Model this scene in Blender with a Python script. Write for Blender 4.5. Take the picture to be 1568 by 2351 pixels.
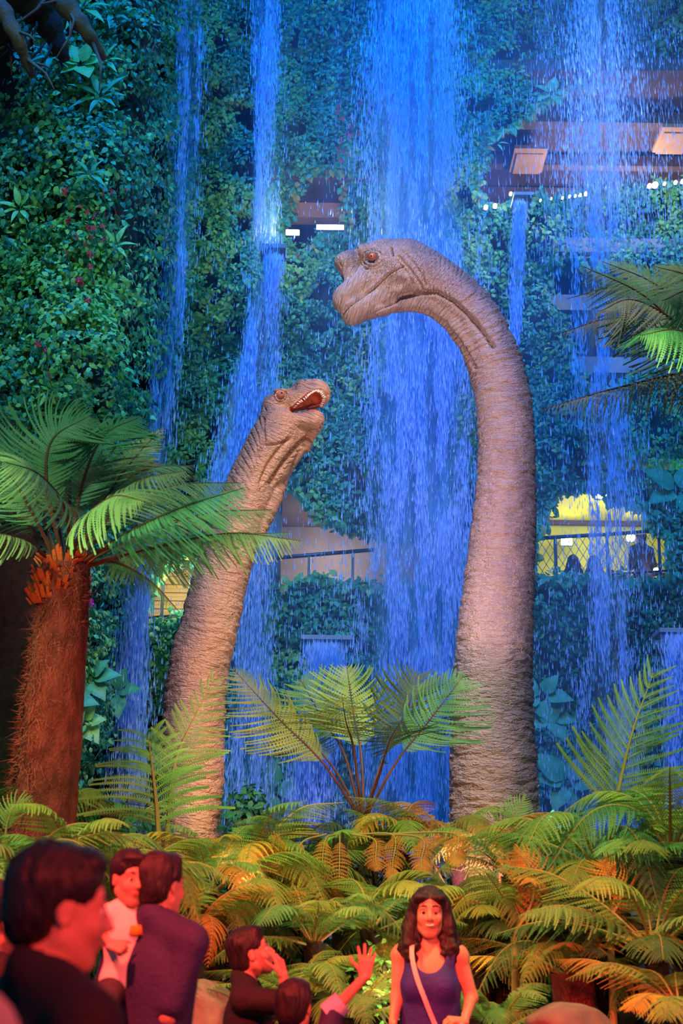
import bpy, math, random
import numpy as np
from mathutils import Vector, Matrix, Euler
rng = np.random.default_rng(7); random.seed(7)
for o in list(bpy.data.objects): bpy.data.objects.remove(o)
scene = bpy.context.scene
COL = scene.collection

# ------------------------------------------------------------------ camera
W, H, F = 1568, 2351, 3200.0
PITCH = math.atan(920 / 3200.0); ROLL = math.radians(0.8)
CAM = np.array([0, 0, 1.5])
_f = np.array([0, math.cos(PITCH), math.sin(PITCH)])
_u0 = np.array([0, -math.sin(PITCH), math.cos(PITCH)]); _r0 = np.array([1.0, 0, 0])
_r = math.cos(ROLL) * _r0 + math.sin(ROLL) * _u0
_u = -math.sin(ROLL) * _r0 + math.cos(ROLL) * _u0
cd = bpy.data.cameras.new('camera'); cam = bpy.data.objects.new('camera', cd); COL.objects.link(cam)
cd.sensor_fit = 'VERTICAL'; cd.sensor_height = 36.0; cd.sensor_width = 24.0; cd.lens = 36 * F / H
cam.matrix_world = Matrix(((_r[0], _u[0], -_f[0], 0), (_r[1], _u[1], -_f[1], 0), (_r[2], _u[2], -_f[2], 1.5), (0, 0, 0, 1)))
cd.dof.use_dof = True; cd.dof.focus_distance = 14.5; cd.dof.aperture_fstop = 3.0
cd.clip_end = 300
scene.camera = cam
scene.view_settings.view_transform = 'Standard'; scene.view_settings.look = 'None'
scene.view_settings.gamma = 1; scene.view_settings.exposure = 0.08
scene.view_settings.use_curve_mapping = False

def P(px, py, Y):
    """world point on the plane y = Y that a measured position falls on"""
    px = np.asarray(px, float); py = np.asarray(py, float); Y = np.asarray(Y, float)
    xc = (px - W / 2) / F; yc = (H / 2 - py) / F
    d = xc[..., None] * _r + _f + yc[..., None] * _u
    t = Y / d[..., 1]
    return CAM + d * t[..., None]
def MP(px, py, Y):
    xc = (px - W / 2) / F; yc = (H / 2 - py) / F
    d = xc * _r + _f + yc * _u
    return float(Y / d[1] / F)

# ------------------------------------------------------------------ world and lamps
w = bpy.data.worlds.new('dusk'); scene.world = w; w.use_nodes = True
bg = w.node_tree.nodes['Background']; bg.inputs[0].default_value = (0.13, 0.33, 0.62, 1); bg.inputs[1].default_value = 0.24

def spot(name, loc, target, power, color, size_deg, blend=0.6, radius=0.25):
    l = bpy.data.lights.new(name, 'SPOT'); l.energy = power; l.color = color
    l.spot_size = math.radians(size_deg); l.spot_blend = blend; l.shadow_soft_size = radius
    o = bpy.data.objects.new(name, l); COL.objects.link(o); o.location = loc
    o.rotation_euler = (Vector(target) - Vector(loc)).to_track_quat('-Z', 'Y').to_euler()
    return o
def point(name, loc, power, color, radius=0.1):
    l = bpy.data.lights.new(name, 'POINT'); l.energy = power; l.color = color; l.shadow_soft_size = radius
    o = bpy.data.objects.new(name, l); COL.objects.link(o); o.location = loc; return o
BLUE = (0.02, 0.2, 1.0)
spot('blue_flood_lamp', (-4, 9, 24), (0, 22, 9), 17000, (0.0, 0.20, 1.0), 62, .8, .5)
spot('blue_flood_lamp', (5, 9, 24), (3, 22, 9), 17000, (0.0, 0.20, 1.0), 62, .8, .5)
spot('blue_pool_lamp', (1.4, 17.6, .6), (1.3, 21.5, 9), 8500, (0.0, 0.13, 1.0), 75, .7, .3)
spot('blue_pool_lamp', (-3.6, 17.6, .6), (-2.8, 21.5, 7), 5500, (0.0, 0.20, 1.0), 75, .8, .3)
spot('blue_pool_lamp', (4.8, 17.6, .6), (4.6, 21.5, 7), 5500, (0.0, 0.17, 1.0), 75, .8, .3)
spot('violet_spot_lamp', (1.2, 2, 20), (1.3, 20.4, 10), 14000, (.42, .35, 1.0), 16, .9, .3)
spot('violet_spot_lamp', (4, 4, 22), (4.2, 20.8, 14), 12000, (.75, .65, 1.0), 14, .9, .3)
spot('green_white_lamp', (-3, 4, 16), (-4.8, 17, 7.5), 3200, (0.55, 1.0, 0.45), 50, .9, .5)
spot('teal_flood_lamp', (2.0, 3, 21), (2, 23, 11), 3000, (0.10, 1.0, 0.5), 60, .9, .6)
spot('dinosaur_key_lamp', (1.0, 5.0, 15.5), (1.6, 14, 6.0), 4600, (1, .74, .80), 44, .4, .10)
spot('dinosaur_key_lamp', (.6, 5.5, 11.5), (-1.25, 13, 4.9), 2100, (1, .68, .60), 34, .5, .08)
spot('dinosaur_front_lamp', (.75, 9.2, 2.3), (1.8, 14, 6.4), 850, (1, .60, .62), 46, .5, .05)
spot('dinosaur_front_lamp', (.5, 8.4, 2.3), (-1.1, 13, 4.8), 480, (1, .56, .40), 66, .5, .05)
spot('pink_uplight', (.9, 10.2, 1.6), (1.7, 14, 3.6), 340, (1, .25, .30), 70, .7, .1)
spot('pink_uplight', (-.6, 9.6, 1.7), (-1.4, 13, 3.6), 130, (1, .30, .26), 70, .7, .1)
spot('red_stage_lamp', (-2.2, 1.8, 5.6), (-.35, 6.1, 1.25), 5400, (1, .06, .035), 40, .5, .15)
spot('red_stage_lamp', (1.5, .2, 3.2), (-.6, 2.9, 1.45), 800, (1, .05, .03), 34, .5, .15)
spot('red_side_lamp', (1.6, 1.5, 2.6), (.4, 6.6, 1.35), 1300, (1, .09, .06), 46, .6, .15)
spot('warm_bed_lamp', (2.2, 6.6, 6.4), (1.2, 10.2, 1.3), 1050, (.85, 1, .30), 84, .8, .3)
spot('warm_bed_lamp', (-3.6, 6.2, 5.0), (-1.4, 9.0, 1.6), 850, (.75, 1, .28), 74, .8, .3)
spot('amber_bed_lamp', (.3, 7.6, 4.6), (.2, 10.2, 1.7), 150, (1, .42, .08), 80, .8, .2)
spot('cool_crown_lamp', (-2.2, 3.0, 7.5), (-1.3, 9.3, 4.9), 1100, (.66, 1, .78), 30, .8, .3)
spot('orange_trunk_lamp', (-1.4, 6.8, 2.0), (-2.05, 9.2, 3.3), 170, (1, .08, .03), 46, .8, .1)

# ------------------------------------------------------------------ noise
_T = rng.random((64, 64, 64)).astype(np.float32)
def vn(x, y, z=0.0):
    x, y, z = np.broadcast_arrays(np.asarray(x, float), np.asarray(y, float), np.asarray(z, float))
    xi = np.floor(x).astype(int); yi = np.floor(y).astype(int); zi = np.floor(z).astype(int)
    fx = x - xi; fy = y - yi; fz = z - zi
    fx = fx * fx * (3 - 2 * fx); fy = fy * fy * (3 - 2 * fy); fz = fz * fz * (3 - 2 * fz)
    g = lambda a, b, c: _T[(xi + a) & 63, (yi + b) & 63, (zi + c) & 63]
    c00 = g(0, 0, 0) * (1 - fx) + g(1, 0, 0) * fx; c10 = g(0, 1, 0) * (1 - fx) + g(1, 1, 0) * fx
    c01 = g(0, 0, 1) * (1 - fx) + g(1, 0, 1) * fx; c11 = g(0, 1, 1) * (1 - fx) + g(1, 1, 1) * fx
    return (c00 * (1 - fy) + c10 * fy) * (1 - fz) + (c01 * (1 - fy) + c11 * fy) * fz
def fbm(x, y, z=0.0, oct=3):
    a = 0.5; s = 0; t = 0
    for i in range(oct):
        s = s + a * vn(np.asarray(x) * 2 ** i + 17 * i, np.asarray(y) * 2 ** i + 5 * i, np.asarray(z) * 2 ** i + 3 * i); t += a; a *= .5
    return s / t

# ------------------------------------------------------------------ object helpers
def raw_mesh(name, verts, faces, mats=(), smooth=True, midx=None):
    """faces: (N,3)/(N,4) array or list of such arrays"""
    me = bpy.data.meshes.new(name)
    if not isinstance(faces, list): faces = [faces]
    faces = [np.asarray(f, dtype=np.int32) for f in faces if len(f)]
    verts = np.asarray(verts, dtype=np.float32)
    nl = sum(f.size for f in faces); nf = sum(len(f) for f in faces)
    me.vertices.add(len(verts)); me.vertices.foreach_set('co', verts.ravel())
    me.loops.add(nl); me.polygons.add(nf)
    me.loops.foreach_set('vertex_index', np.concatenate([f.ravel() for f in faces]))
    tot = np.concatenate([np.full(len(f), f.shape[1], np.int32) for f in faces])
    st = np.concatenate([[0], np.cumsum(tot)[:-1]]).astype(np.int32)
    me.polygons.foreach_set('loop_start', st); me.polygons.foreach_set('loop_total', tot)
    me.polygons.foreach_set('use_smooth', np.full(nf, smooth))
    if midx is not None: me.polygons.foreach_set('material_index', np.asarray(midx, np.int32))
    for m in (mats if isinstance(mats, (list, tuple)) else [mats]): me.materials.append(m)
    me.update(calc_edges=True); me.validate()
    return me
def link(name, me, parent=None, loc=None):
    o = bpy.data.objects.new(name, me); COL.objects.link(o)
    if parent is not None: o.parent = parent
    if loc is not None: o.location = loc
    return o
def tag(o, label=None, cat=None, group=None, kind=None):
    if label: o['label'] = label
    if cat: o['category'] = cat
    if group: o['group'] = group
    if kind: o['kind'] = kind
    return o
def thing(name, loc, label, cat, group=None, rz=0):
    o = bpy.data.objects.new(name, None); COL.objects.link(o); o.location = Vector(loc); o.rotation_euler = (0, 0, rz)
    o.empty_display_size = .2
    return tag(o, label, cat, group)
class MB:
    """collects primitives into one mesh"""
    def __init__(s): s.v = []; s.f3 = []; s.f4 = []; s.n = 0
    def add(s, v, f):
        v = np.asarray(v, float); f = np.asarray(f, int) + s.n
        s.v.append(v); (s.f3 if f.shape[1] == 3 else s.f4).append(f); s.n += len(v)
    def box(s, c, size, R=None):
        x, y, z = np.array(size) / 2
        v = np.array([[a * x, b * y, d * z] for a in (-1, 1) for b in (-1, 1) for d in (-1, 1)])
        if R is not None: v = v @ np.asarray(R).T
        s.add(v + np.array(c), [[0, 1, 3, 2], [4, 6, 7, 5], [0, 4, 5, 1], [2, 3, 7, 6], [0, 2, 6, 4], [1, 5, 7, 3]])
        return s
    def tube(s, pts, rad, n=8, cap=True):
        pts = np.asarray(pts, float); m = len(pts); rad = np.broadcast_to(np.asarray(rad, float), (m,))
        T = np.gradient(pts, axis=0); T /= np.linalg.norm(T, axis=1)[:, None] + 1e-9
        ref = np.array([0, 1.0, 0]) if abs(T[0][1]) < .8 else np.array([1.0, 0, 0])
        A = np.cross(T, ref); A /= np.linalg.norm(A, axis=1)[:, None] + 1e-9; B = np.cross(T, A)
        th = np.linspace(0, 2 * np.pi, n, endpoint=False)
        v = pts[:, None] + rad[:, None, None] * (np.cos(th)[None, :, None] * A[:, None] + np.sin(th)[None, :, None] * B[:, None])
        i = np.arange(m - 1)[:, None]; j = np.arange(n)[None]; k = (j + 1) % n
        f = np.stack([i * n + j, i * n + k, (i + 1) * n + k, (i + 1) * n + j], -1).reshape(-1, 4)
        v = v.reshape(-1, 3)
        if cap:
            v = np.vstack([v, pts[0], pts[-1]]); c0 = len(v) - 2; c1 = c0 + 1
            jj = np.arange(n); f3 = np.vstack([np.stack([np.full(n, c0), (jj + 1) % n, jj], 1),
                                             np.stack([np.full(n, c1), (m - 1) * n + jj, (m - 1) * n + (jj + 1) % n], 1)])
            s.v.append(v); s.f4.append(f + s.n); s.f3.append(f3 + s.n); s.n += len(v)
        else: s.add(v, f)
        return s
    def build(s, name, mat, parent=None, smooth=False, loc=(0, 0, 0), noobj=False):
        v = np.vstack(s.v) - np.array(loc)
        fs = ([np.vstack(s.f3)] if s.f3 else []) + ([np.vstack(s.f4)] if s.f4 else [])
        me = raw_mesh(name, v, fs, [mat], smooth)
        return me if noobj else link(name, me, parent)

# ------------------------------------------------------------------ materials
def mat(name, c1, c2=None, rough=.7, scale=6., bump=0., bscale=30., metal=0., transl=0., emit=None, estr=0, spec=.4, objrand=0., stretch=None):
    m = bpy.data.materials.new(name); m.use_nodes = True; nt = m.node_tree; N = nt.nodes; L = nt.links
    bs = N['Principled BSDF']; out = N['Material Output']
    bs.inputs['Roughness'].default_value = rough; bs.inputs['Metallic'].default_value = metal
    bs.inputs['Specular IOR Level'].default_value = spec
    bs.inputs['Base Color'].default_value = (*c1, 1)
    tc = N.new('ShaderNodeTexCoord'); src = tc.outputs['Object']
    if stretch:
        mp = N.new('ShaderNodeMapping'); mp.inputs['Scale'].default_value = stretch; L.new(src, mp.inputs[0]); src = mp.outputs[0]
    colout = None
    if c2 is not None:
        no = N.new('ShaderNodeTexNoise'); no.inputs['Scale'].default_value = scale; no.inputs['Detail'].default_value = 5
        L.new(src, no.inputs['Vector'])
        r = N.new('ShaderNodeValToRGB'); r.color_ramp.elements[0].color = (*c1, 1); r.color_ramp.elements[1].color = (*c2, 1)
        r.color_ramp.elements[0].position = .35; r.color_ramp.elements[1].position = .65
        L.new(no.outputs['Fac'], r.inputs[0]); colout = r.outputs[0]
        if objrand:
            oi = N.new('ShaderNodeObjectInfo'); hs = N.new('ShaderNodeHueSaturation')
            ma = N.new('ShaderNodeMapRange'); ma.inputs[3].default_value = 1 - objrand; ma.inputs[4].default_value = 1 + objrand
            L.new(oi.outputs['Random'], ma.inputs[0]); L.new(ma.outputs[0], hs.inputs['Value']); L.new(colout, hs.inputs['Color'])
            mb = N.new('ShaderNodeMapRange'); mb.inputs[3].default_value = .5 - objrand * .12; mb.inputs[4].default_value = .5 + objrand * .06
            L.new(oi.outputs['Random'], mb.inputs[0]); L.new(mb.outputs[0], hs.inputs['Hue']); colout = hs.outputs[0]
        L.new(colout, bs.inputs['Base Color'])
    if bump:
        n2 = N.new('ShaderNodeTexNoise'); n2.inputs['Scale'].default_value = bscale; n2.inputs['Detail'].default_value = 6
        L.new(src, n2.inputs['Vector']); b = N.new('ShaderNodeBump'); b.inputs['Strength'].default_value = bump; b.inputs['Distance'].default_value = .02
        L.new(n2.outputs['Fac'], b.inputs['Height']); L.new(b.outputs[0], bs.inputs['Normal'])
    if emit:
        bs.inputs['Emission Color'].default_value = (*emit, 1); bs.inputs['Emission Strength'].default_value = estr
    if transl:
        tr = N.new('ShaderNodeBsdfTranslucent'); mx = N.new('ShaderNodeMixShader'); mx.inputs[0].default_value = transl
        tr.inputs[0].default_value = (*c1, 1)
        if colout: L.new(colout, tr.inputs[0])
        L.new(bs.outputs[0], mx.inputs[1]); L.new(tr.outputs[0], mx.inputs[2]); L.new(mx.outputs[0], out.inputs[0])
    return m
def water_sheet_mat(name, density, sx=9., sz=.5, col=(.25, .63, 1), basea=.2):
    """streaky see-through sheet of falling water"""
    m = bpy.data.materials.new(name); m.use_nodes = True; nt = m.node_tree; N = nt.nodes; L = nt.links
    N.remove(N['Principled BSDF']); out = N['Material Output']
    df = N.new('ShaderNodeBsdfDiffuse'); df.inputs[0].default_value = (*col, 1)
    tl = N.new('ShaderNodeBsdfTranslucent'); tl.inputs[0].default_value = (*col, 1)
    m1 = N.new('ShaderNodeMixShader'); m1.inputs[0].default_value = .5; L.new(df.outputs[0], m1.inputs[1]); L.new(tl.outputs[0], m1.inputs[2])
    tp = N.new('ShaderNodeBsdfTransparent'); m2 = N.new('ShaderNodeMixShader')
    uv = N.new('ShaderNodeUVMap'); uv.uv_map = 'uv'
    geo = N.new('ShaderNodeNewGeometry')
    mp = N.new('ShaderNodeMapping'); mp.inputs['Scale'].default_value = (sx, 1, sz); L.new(geo.outputs['Position'], mp.inputs[0])
    no = N.new('ShaderNodeTexNoise'); no.inputs['Scale'].default_value = 1.; no.inputs['Detail'].default_value = 5; no.inputs['Roughness'].default_value = .65
    L.new(mp.outputs[0], no.inputs['Vector'])
    mr = N.new('ShaderNodeMapRange'); mr.inputs[1].default_value = .38; mr.inputs[2].default_value = .72; mr.inputs[3].default_value = 0; mr.inputs[4].default_value = 1
    L.new(no.outputs['Fac'], mr.inputs[0])
    # thinner towards the two sides of the fall
    sp = N.new('ShaderNodeSeparateXYZ'); L.new(uv.outputs[0], sp.inputs[0])
    pp = N.new('ShaderNodeMath'); pp.operation = 'PINGPONG'; pp.inputs[1].default_value = .5; L.new(sp.outputs[0], pp.inputs[0])
    ed = N.new('ShaderNodeMapRange'); ed.interpolation_type = 'SMOOTHSTEP'; ed.inputs[1].default_value = 0; ed.inputs[2].default_value = .38
    L.new(pp.outputs[0], ed.inputs[0])
    ad = N.new('ShaderNodeMath'); ad.operation = 'MULTIPLY_ADD'; ad.inputs[1].default_value = 1 - basea; ad.inputs[2].default_value = basea; L.new(mr.outputs[0], ad.inputs[0])
    mu = N.new('ShaderNodeMath'); mu.operation = 'MULTIPLY'; L.new(ad.outputs[0], mu.inputs[0]); L.new(ed.outputs[0], mu.inputs[1])
    m3 = N.new('ShaderNodeMath'); m3.operation = 'MULTIPLY'; m3.inputs[1].default_value = density; L.new(mu.outputs[0], m3.inputs[0])
    L.new(m3.outputs[0], m2.inputs[0]); L.new(tp.outputs[0], m2.inputs[1]); L.new(m1.outputs[0], m2.inputs[2]); L.new(m2.outputs[0], out.inputs[0])
    return m

M = {}
M['soil'] = mat('soil', (.018, .012, .009), (.04, .028, .02), .95, 3, .5, 20)
M['rockface'] = mat('rock_face', (.012, .022, .016), (.02, .04, .03), .95, 1.2, .6, 6)
M['path'] = mat('paving', (.10, .09, .085), (.14, .12, .11), .8, 3, .2, 20)
M['leafA'] = mat('climber_leaf', (.03, .32, .20), (.10, .50, .26), .55, 2.2, transl=.3)
M['leafB'] = mat('bright_leaf', (.12, .50, .16), (.34, .70, .22), .5, 3, transl=.35)
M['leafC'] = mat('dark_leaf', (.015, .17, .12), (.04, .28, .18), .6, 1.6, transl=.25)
M['leafG'] = mat('glossy_leaf', (.03, .26, .14), (.08, .40, .20), .5, 3, transl=.25, spec=.3)
M['leafY'] = mat('yellowing_leaf', (.30, .32, .06), (.5, .45, .12), .6, 3, transl=.3)
M['red'] = mat('red_petal', (.75, .03, .06), rough=.5, transl=.3)
M['magenta'] = mat('magenta_petal', (.75, .05, .55), rough=.5, transl=.3)
M['bark'] = mat('bark', (.05, .04, .035), (.10, .09, .075), .9, 5, .6, 25)
M['rachis'] = mat('frond_stalk', (.05, .02, .015), (.10, .04, .025), .6, 8)
M['rachisg'] = mat('green_stalk', (.22, .24, .07), (.30, .20, .08), .5, 8)
M['fernA'] = mat('tree_fern_green', (.06, .26, .12), (.14, .38, .18), .55, 5, transl=.25, objrand=.35)
M['fernU'] = mat('grey_green_fern', (.16, .30, .16), (.30, .40, .24), .6, 5, transl=.25, objrand=.25)
M['fernB'] = mat('olive_fern', (.12, .25, .05), (.26, .38, .08), .55, 4, transl=.3, objrand=.35)
M['fernC'] = mat('lime_fern', (.11, .30, .07), (.23, .42, .13), .55, 4, transl=.35, objrand=.25)
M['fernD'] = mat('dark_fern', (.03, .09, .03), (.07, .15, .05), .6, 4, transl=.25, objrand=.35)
M['fernO'] = mat('yellowed_fern', (.42, .22, .04), (.60, .36, .07), .65, 5, transl=.3, objrand=.25)
M['trunk'] = mat('fibrous_trunk', (.08, .010, .014), (.18, .030, .036), .95, 14, 1., 60, stretch=(1, 1, .6))
M['fibre'] = mat('trunk_fibre', (.26, .04, .04), (.38, .09, .08), .9, 10)
M['scale'] = mat('frond_stub', (.30, .05, .02), (.55, .12, .04), .8, 14)
M['darktrunk'] = mat('dark_trunk', (.012, .010, .010), (.03, .022, .02), .95, 12, 1., 50)
M['stone'] = mat('boulder_stone', (.13, .09, .10), (.24, .17, .17), .85, 4, .5, 14)
M['drop'] = mat('water_drop', (.48, .70, 1), rough=.25, transl=.5)
M['yellow'] = mat('yellow_green_wall', (.55, .62, .02), (.68, .72, .05), .6, 1.5)
M['cream'] = mat('cream_wall', (.78, .58, .24), (.85, .66, .34), .7, 2)
M['grey'] = mat('grey_panel', (.20, .17, .16), (.27, .24, .24), .7, 1.5)
M['concrete'] = mat('concrete', (.16, .20, .24), (.24, .28, .32), .8, 2)
M['soffit'] = mat('soffit', (.075, .05, .04), (.11, .075, .055), .85, 1.2)
M['beam'] = mat('soffit_beam', (.12, .085, .065), (.15, .11, .08), .8, 2)
M['panel'] = mat('hatch_panel', (.55, .36, .22), (.62, .42, .27), .7, 2)
M['steel'] = mat('dark_steel', (.05, .08, .12), (.08, .11, .16), .4, 3, metal=.4)
M['lamp'] = mat('lamp_glow', (1, 1, 1), emit=(1, .88, .65), estr=14)
M['skinred'] = mat('skin', (.52, .27, .19), (.57, .30, .21), .45, 8, .06, 90)
M['hair'] = mat('black_hair', (.010, .007, .009), (.03, .016, .018), .38, 30, .5, 120, stretch=(1, 1, .15))
M['black'] = mat('black_cloth', (.012, .010, .014), (.018, .014, .02), .85, 8, .3, 60)
M['navy'] = mat('navy_cloth', (.022, .02, .085), (.03, .026, .11), .8, 8, .3, 60)
M['blue'] = mat('indigo_cloth', (.03, .02, .22), (.035, .025, .26), .75, 8, .3, 40)
M['cuff'] = mat('pale_blue_cuff', (.38, .38, .60), (.45, .44, .66), .8, 8)
M['white'] = mat('white_cloth', (.75, .70, .62), (.80, .75, .68), .8, 8, .2, 50)
M['orange'] = mat('orange_print', (.80, .30, .03), rough=.8)
M['pale'] = mat('pale_knit', (.50, .42, .38), (.60, .5, .46), .9, 8, .5, 120)
M['trouser'] = mat('dark_trousers', (.03, .03, .045), (.045, .045, .06), .85, 8)
M['pink'] = mat('pink_leather', (.85, .06, .35), rough=.4)
M['strap'] = mat('pale_strap', (.80, .50, .50), rough=.6)
M['eyew'] = mat('eye_white', (.75, .72, .68), rough=.2)
M['iris'] = mat('dark_iris', (.03, .015, .01), rough=.1)
M['lip'] = mat('lip', (.42, .09, .08), rough=.35)
M['teeth'] = mat('tooth_white', (.85, .82, .76), rough=.3)
M['amber'] = mat('amber_iris', (.85, .16, .04), (.95, .30, .08), .08, 60, spec=.8)
M['mouth'] = mat('mouth_lining', (.34, .05, .03), (.62, .14, .06), .3, 16, 1., 30)

# =================================================================== THE SETTING
# ground: paved path in front, planting bed rising behind it, pool under the falls
gx = np.linspace(-14, 14, 90); gy = np.linspace(-4, 30, 110); GX, GY = np.meshgrid(gx, gy, indexing='ij')
def ground_z(x, y):
    t = np.clip((np.asarray(y, float) - 8.2) / 3.5, 0, 1)
    return t * t * (3 - 2 * t) * .75 + np.where(np.asarray(y) > 8.2, .18 * fbm(np.asarray(x) * 1.3 + 30, np.asarray(y) * 1.3) * t, 0)
GZ = ground_z(GX, GY)
def grid_faces(n, m):
    i = np.arange(n - 1)[:, None]; j = np.arange(m - 1)[None]
    return np.stack([i * m + j, (i + 1) * m + j, (i + 1) * m + j + 1, i * m + j + 1], -1).reshape(-1, 4)
v = np.stack([GX, GY, GZ], -1).reshape(-1, 3); fa = grid_faces(90, 110)
cy = v[fa].mean(1)[:, 1]
g = link('floor', raw_mesh('floor', v, fa, [M['path'], M['soil']], True, (cy > 8.2).astype(int)))
tag(g, 'dark planting bed and paved visitor path beneath the ferns', 'ground', kind='structure')

# ---- openings in the planted mountain face (outline as measured on the face)
OPEN = {
 'upper': [(1085, 430), (1112, 320), (1180, 285), (1240, 240), (1310, 195), (1420, 165), (1500, 150), (1900, 120), (1900, 380), (1568, 415), (1450, 438), (1340, 448), (1230, 456), (1120, 475)],
 'middle': [(672, 460), (690, 410), (730, 385), (785, 395), (800, 440), (800, 520), (740, 545), (690, 590), (640, 560), (655, 520)],
 'centre': [(575, 1190), (640, 1100), (680, 1120), (730, 1180), (800, 1210), (900, 1230), (1060, 1250), (1060, 1345), (860, 1350), (800, 1345), (720, 1325), (650, 1345), (590, 1360), (550, 1300)],
 'left': [(375, 1300), (420, 1270), (470, 1285), (470, 1400), (400, 1420), (345, 1438), (310, 1440), (335, 1390), (352, 1330)],
 'right': [(1215, 1250), (1250, 1170), (1290, 1110), (1380, 1112), (1430, 1150), (1480, 1160), (1500, 1210), (1540, 1225), (1545, 1330), (1440, 1335), (1330, 1325), (1215, 1330)],
 'ledge': [(1262, 610), (1290, 590), (1420, 600), (1480, 640), (1600, 640), (1600, 800), (1480, 860), (1380, 900), (1330, 870), (1290, 760), (1255, 690)],
}
def in_poly(px, py, poly):
    poly = np.asarray(poly, float); x0, y0 = poly[:, 0], poly[:, 1]; x1, y1 = np.roll(x0, -1), np.roll(y0, -1)
    ins = np.zeros(px.shape, bool)
    for a, b, c, d in zip(x0, y0, x1, y1):
        if b == d: continue
        cond = ((b > py) != (d > py)) & (px < (c - a) * (py - b) / (d - b) + a)
        ins ^= cond
    return ins
def opened(px, py, jit=14):
    jx = px + jit * (fbm(px / 16, py / 16, 3) - .5) * 2; jy = py + jit * (fbm(px / 16, py / 16, 9) - .5) * 2
    r = np.zeros(px.shape, bool)
    for k in OPEN.values(): r |= in_poly(jx, jy, k)
    return r
YW = 23.0
def wallY(px, py):
    b = YW - 1.9 * (fbm(px / 260, py / 330, 1.5, 3) - .5) - .7 * (fbm(px / 62, py / 62, 4.2, 2) - .5)
    b = b + .9 * np.exp(-((px - 1280) / 120) ** 2) * (py < 600) * 0
    return b
# rock face
ux = np.linspace(-500, 2100, 190); uy = np.linspace(-420, 2080, 210); UX, UY = np.meshgrid(ux, uy, indexing='ij')
V = P(UX, UY, wallY(UX, UY) + .25).reshape(-1, 3); fa = grid_faces(190, 210)
c = opened(UX.ravel()[fa].mean(1), UY.ravel()[fa].mean(1), 0)
wl = link('wall_mountain', raw_mesh('wall_mountain', V, fa[~c], [M['rockface']], True))
tag(wl, 'dark planted rock face of the indoor mountain', 'wall', kind='structure')

# leaves
LEAF = np.array([[0, 0, 0], [-.30, .32, .08], [-.24, .68, .06], [0, 1, -.04], [.24, .68, .06], [.30, .32, .08]])
LF = np.array([[0, 1, 5, 5], [1, 2, 4, 5], [2, 3, 4, 4]])
def leaf_mesh(name, pos, nrm, size, mats, midx=None, tip=(0, 0, -1), spread=.9, shape=LEAF, hang=.5):
    n = len(pos)
    t = np.asarray(tip) * hang + rng.normal(0, spread, (n, 3)) * .7
    nn = nrm + rng.normal(0, .45, (n, 3)); nn /= np.linalg.norm(nn, axis=1)[:, None]
    t = t - nn * np.sum(t * nn, 1)[:, None]; t /= np.linalg.norm(t, axis=1)[:, None] + 1e-6
    s = np.cross(t, nn)
    size = np.broadcast_to(size, (n,))
    v = pos[:, None] + size[:, None, None] * (shape[None, :, 0:1] * s[:, None] + shape[None, :, 1:2] * t[:, None] + shape[None, :, 2:3] * nn[:, None])
    k = len(shape); base = (np.arange(n) * k)[:, None]
    f3 = np.concatenate([base + np.array([0, 1, 5]), base + np.array([2, 3, 4])]); f4 = base + np.array([1, 2, 4, 5])
    mi = None
    if midx is not None: mi = np.concatenate([midx, midx, midx])
    return raw_mesh(name, v.reshape(-1, 3), [f3, f4], mats, False, mi)
def surf_normal(fn, px, py):
    a = P(px, py, fn(px, py)); b = P(px + 6, py, fn(px + 6, py)); c = P(px, py + 6, fn(px, py + 6))
    n = np.cross(c - a, b - a); n /= np.linalg.norm(n, axis=1)[:, None] + 1e-9
    n[n[:, 1] > 0] *= -1
    return a, n
def scatter(name, n, box, fn, size, mats, probs, label, cat, keep=None, lift=.12, hang=.5, spread=.9, kindsel=None):
    px = rng.uniform(box[0], box[2], n); py = rng.uniform(box[1], box[3], n)
    k = ~opened(px, py)
    if keep is not None: k &= keep(px, py)
    # bare gaps where the noise is low: climbers grow in clumps
    k &= fbm(px / 34, py / 34, 7.7, 2) > .30 + .12 * rng.random(n)
    px, py = px[k], py[k]
    a, nr = surf_normal(fn, px, py)
    a = a + nr * (rng.random(len(a)) ** .7 * lift)[:, None]
    sz = size * rng.uniform(.6, 1.35, len(a))
    if kindsel is not None: mi = kindsel(px, py)
    else: mi = rng.choice(len(mats), len(a), p=probs)
    me = leaf_mesh(name, a, nr, sz, [M[q] for q in mats], mi, hang=hang, spread=spread)
    o = link(name, me); return tag(o, label, cat, kind='stuff')
mix3 = lambda px, py: np.where(fbm(px / 90, py / 90, 21) + rng.normal(0, .09, px.shape) > .58, 1, np.where(rng.random(px.shape) < .35, 2, 0))
scatter('wall_climber', 150000, (380, -260, 1120, 1000), wallY, .088, ['leafA', 'leafB', 'leafC'], None,
        'dense small-leaved climbers on the mountain face behind the upper falls', 'climber', kindsel=mix3, lift=.3)
scatter('wall_climber', 85000, (1050, -260, 1950, 1120), wallY, .088, ['leafA', 'leafB', 'leafC'], None,
        'dense climbers on the mountain face right of the tall grey dinosaur', 'climber', kindsel=mix3, lift=.3)
scatter('wall_climber', 62000, (240, 1000, 1060, 1990), wallY, .095, ['leafA', 'leafB', 'leafC'], None,
        'leafy climbers below the middle railing and between the two dinosaurs', 'climber', kindsel=mix3, lift=.3)
scatter('wall_climber', 42000, (1150, 1100, 1950, 1990), wallY, .095, ['leafA', 'leafC', 'leafC'], None,
        'dark climbers below the yellow viewing gallery', 'climber', kindsel=mix3, lift=.3)

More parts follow.
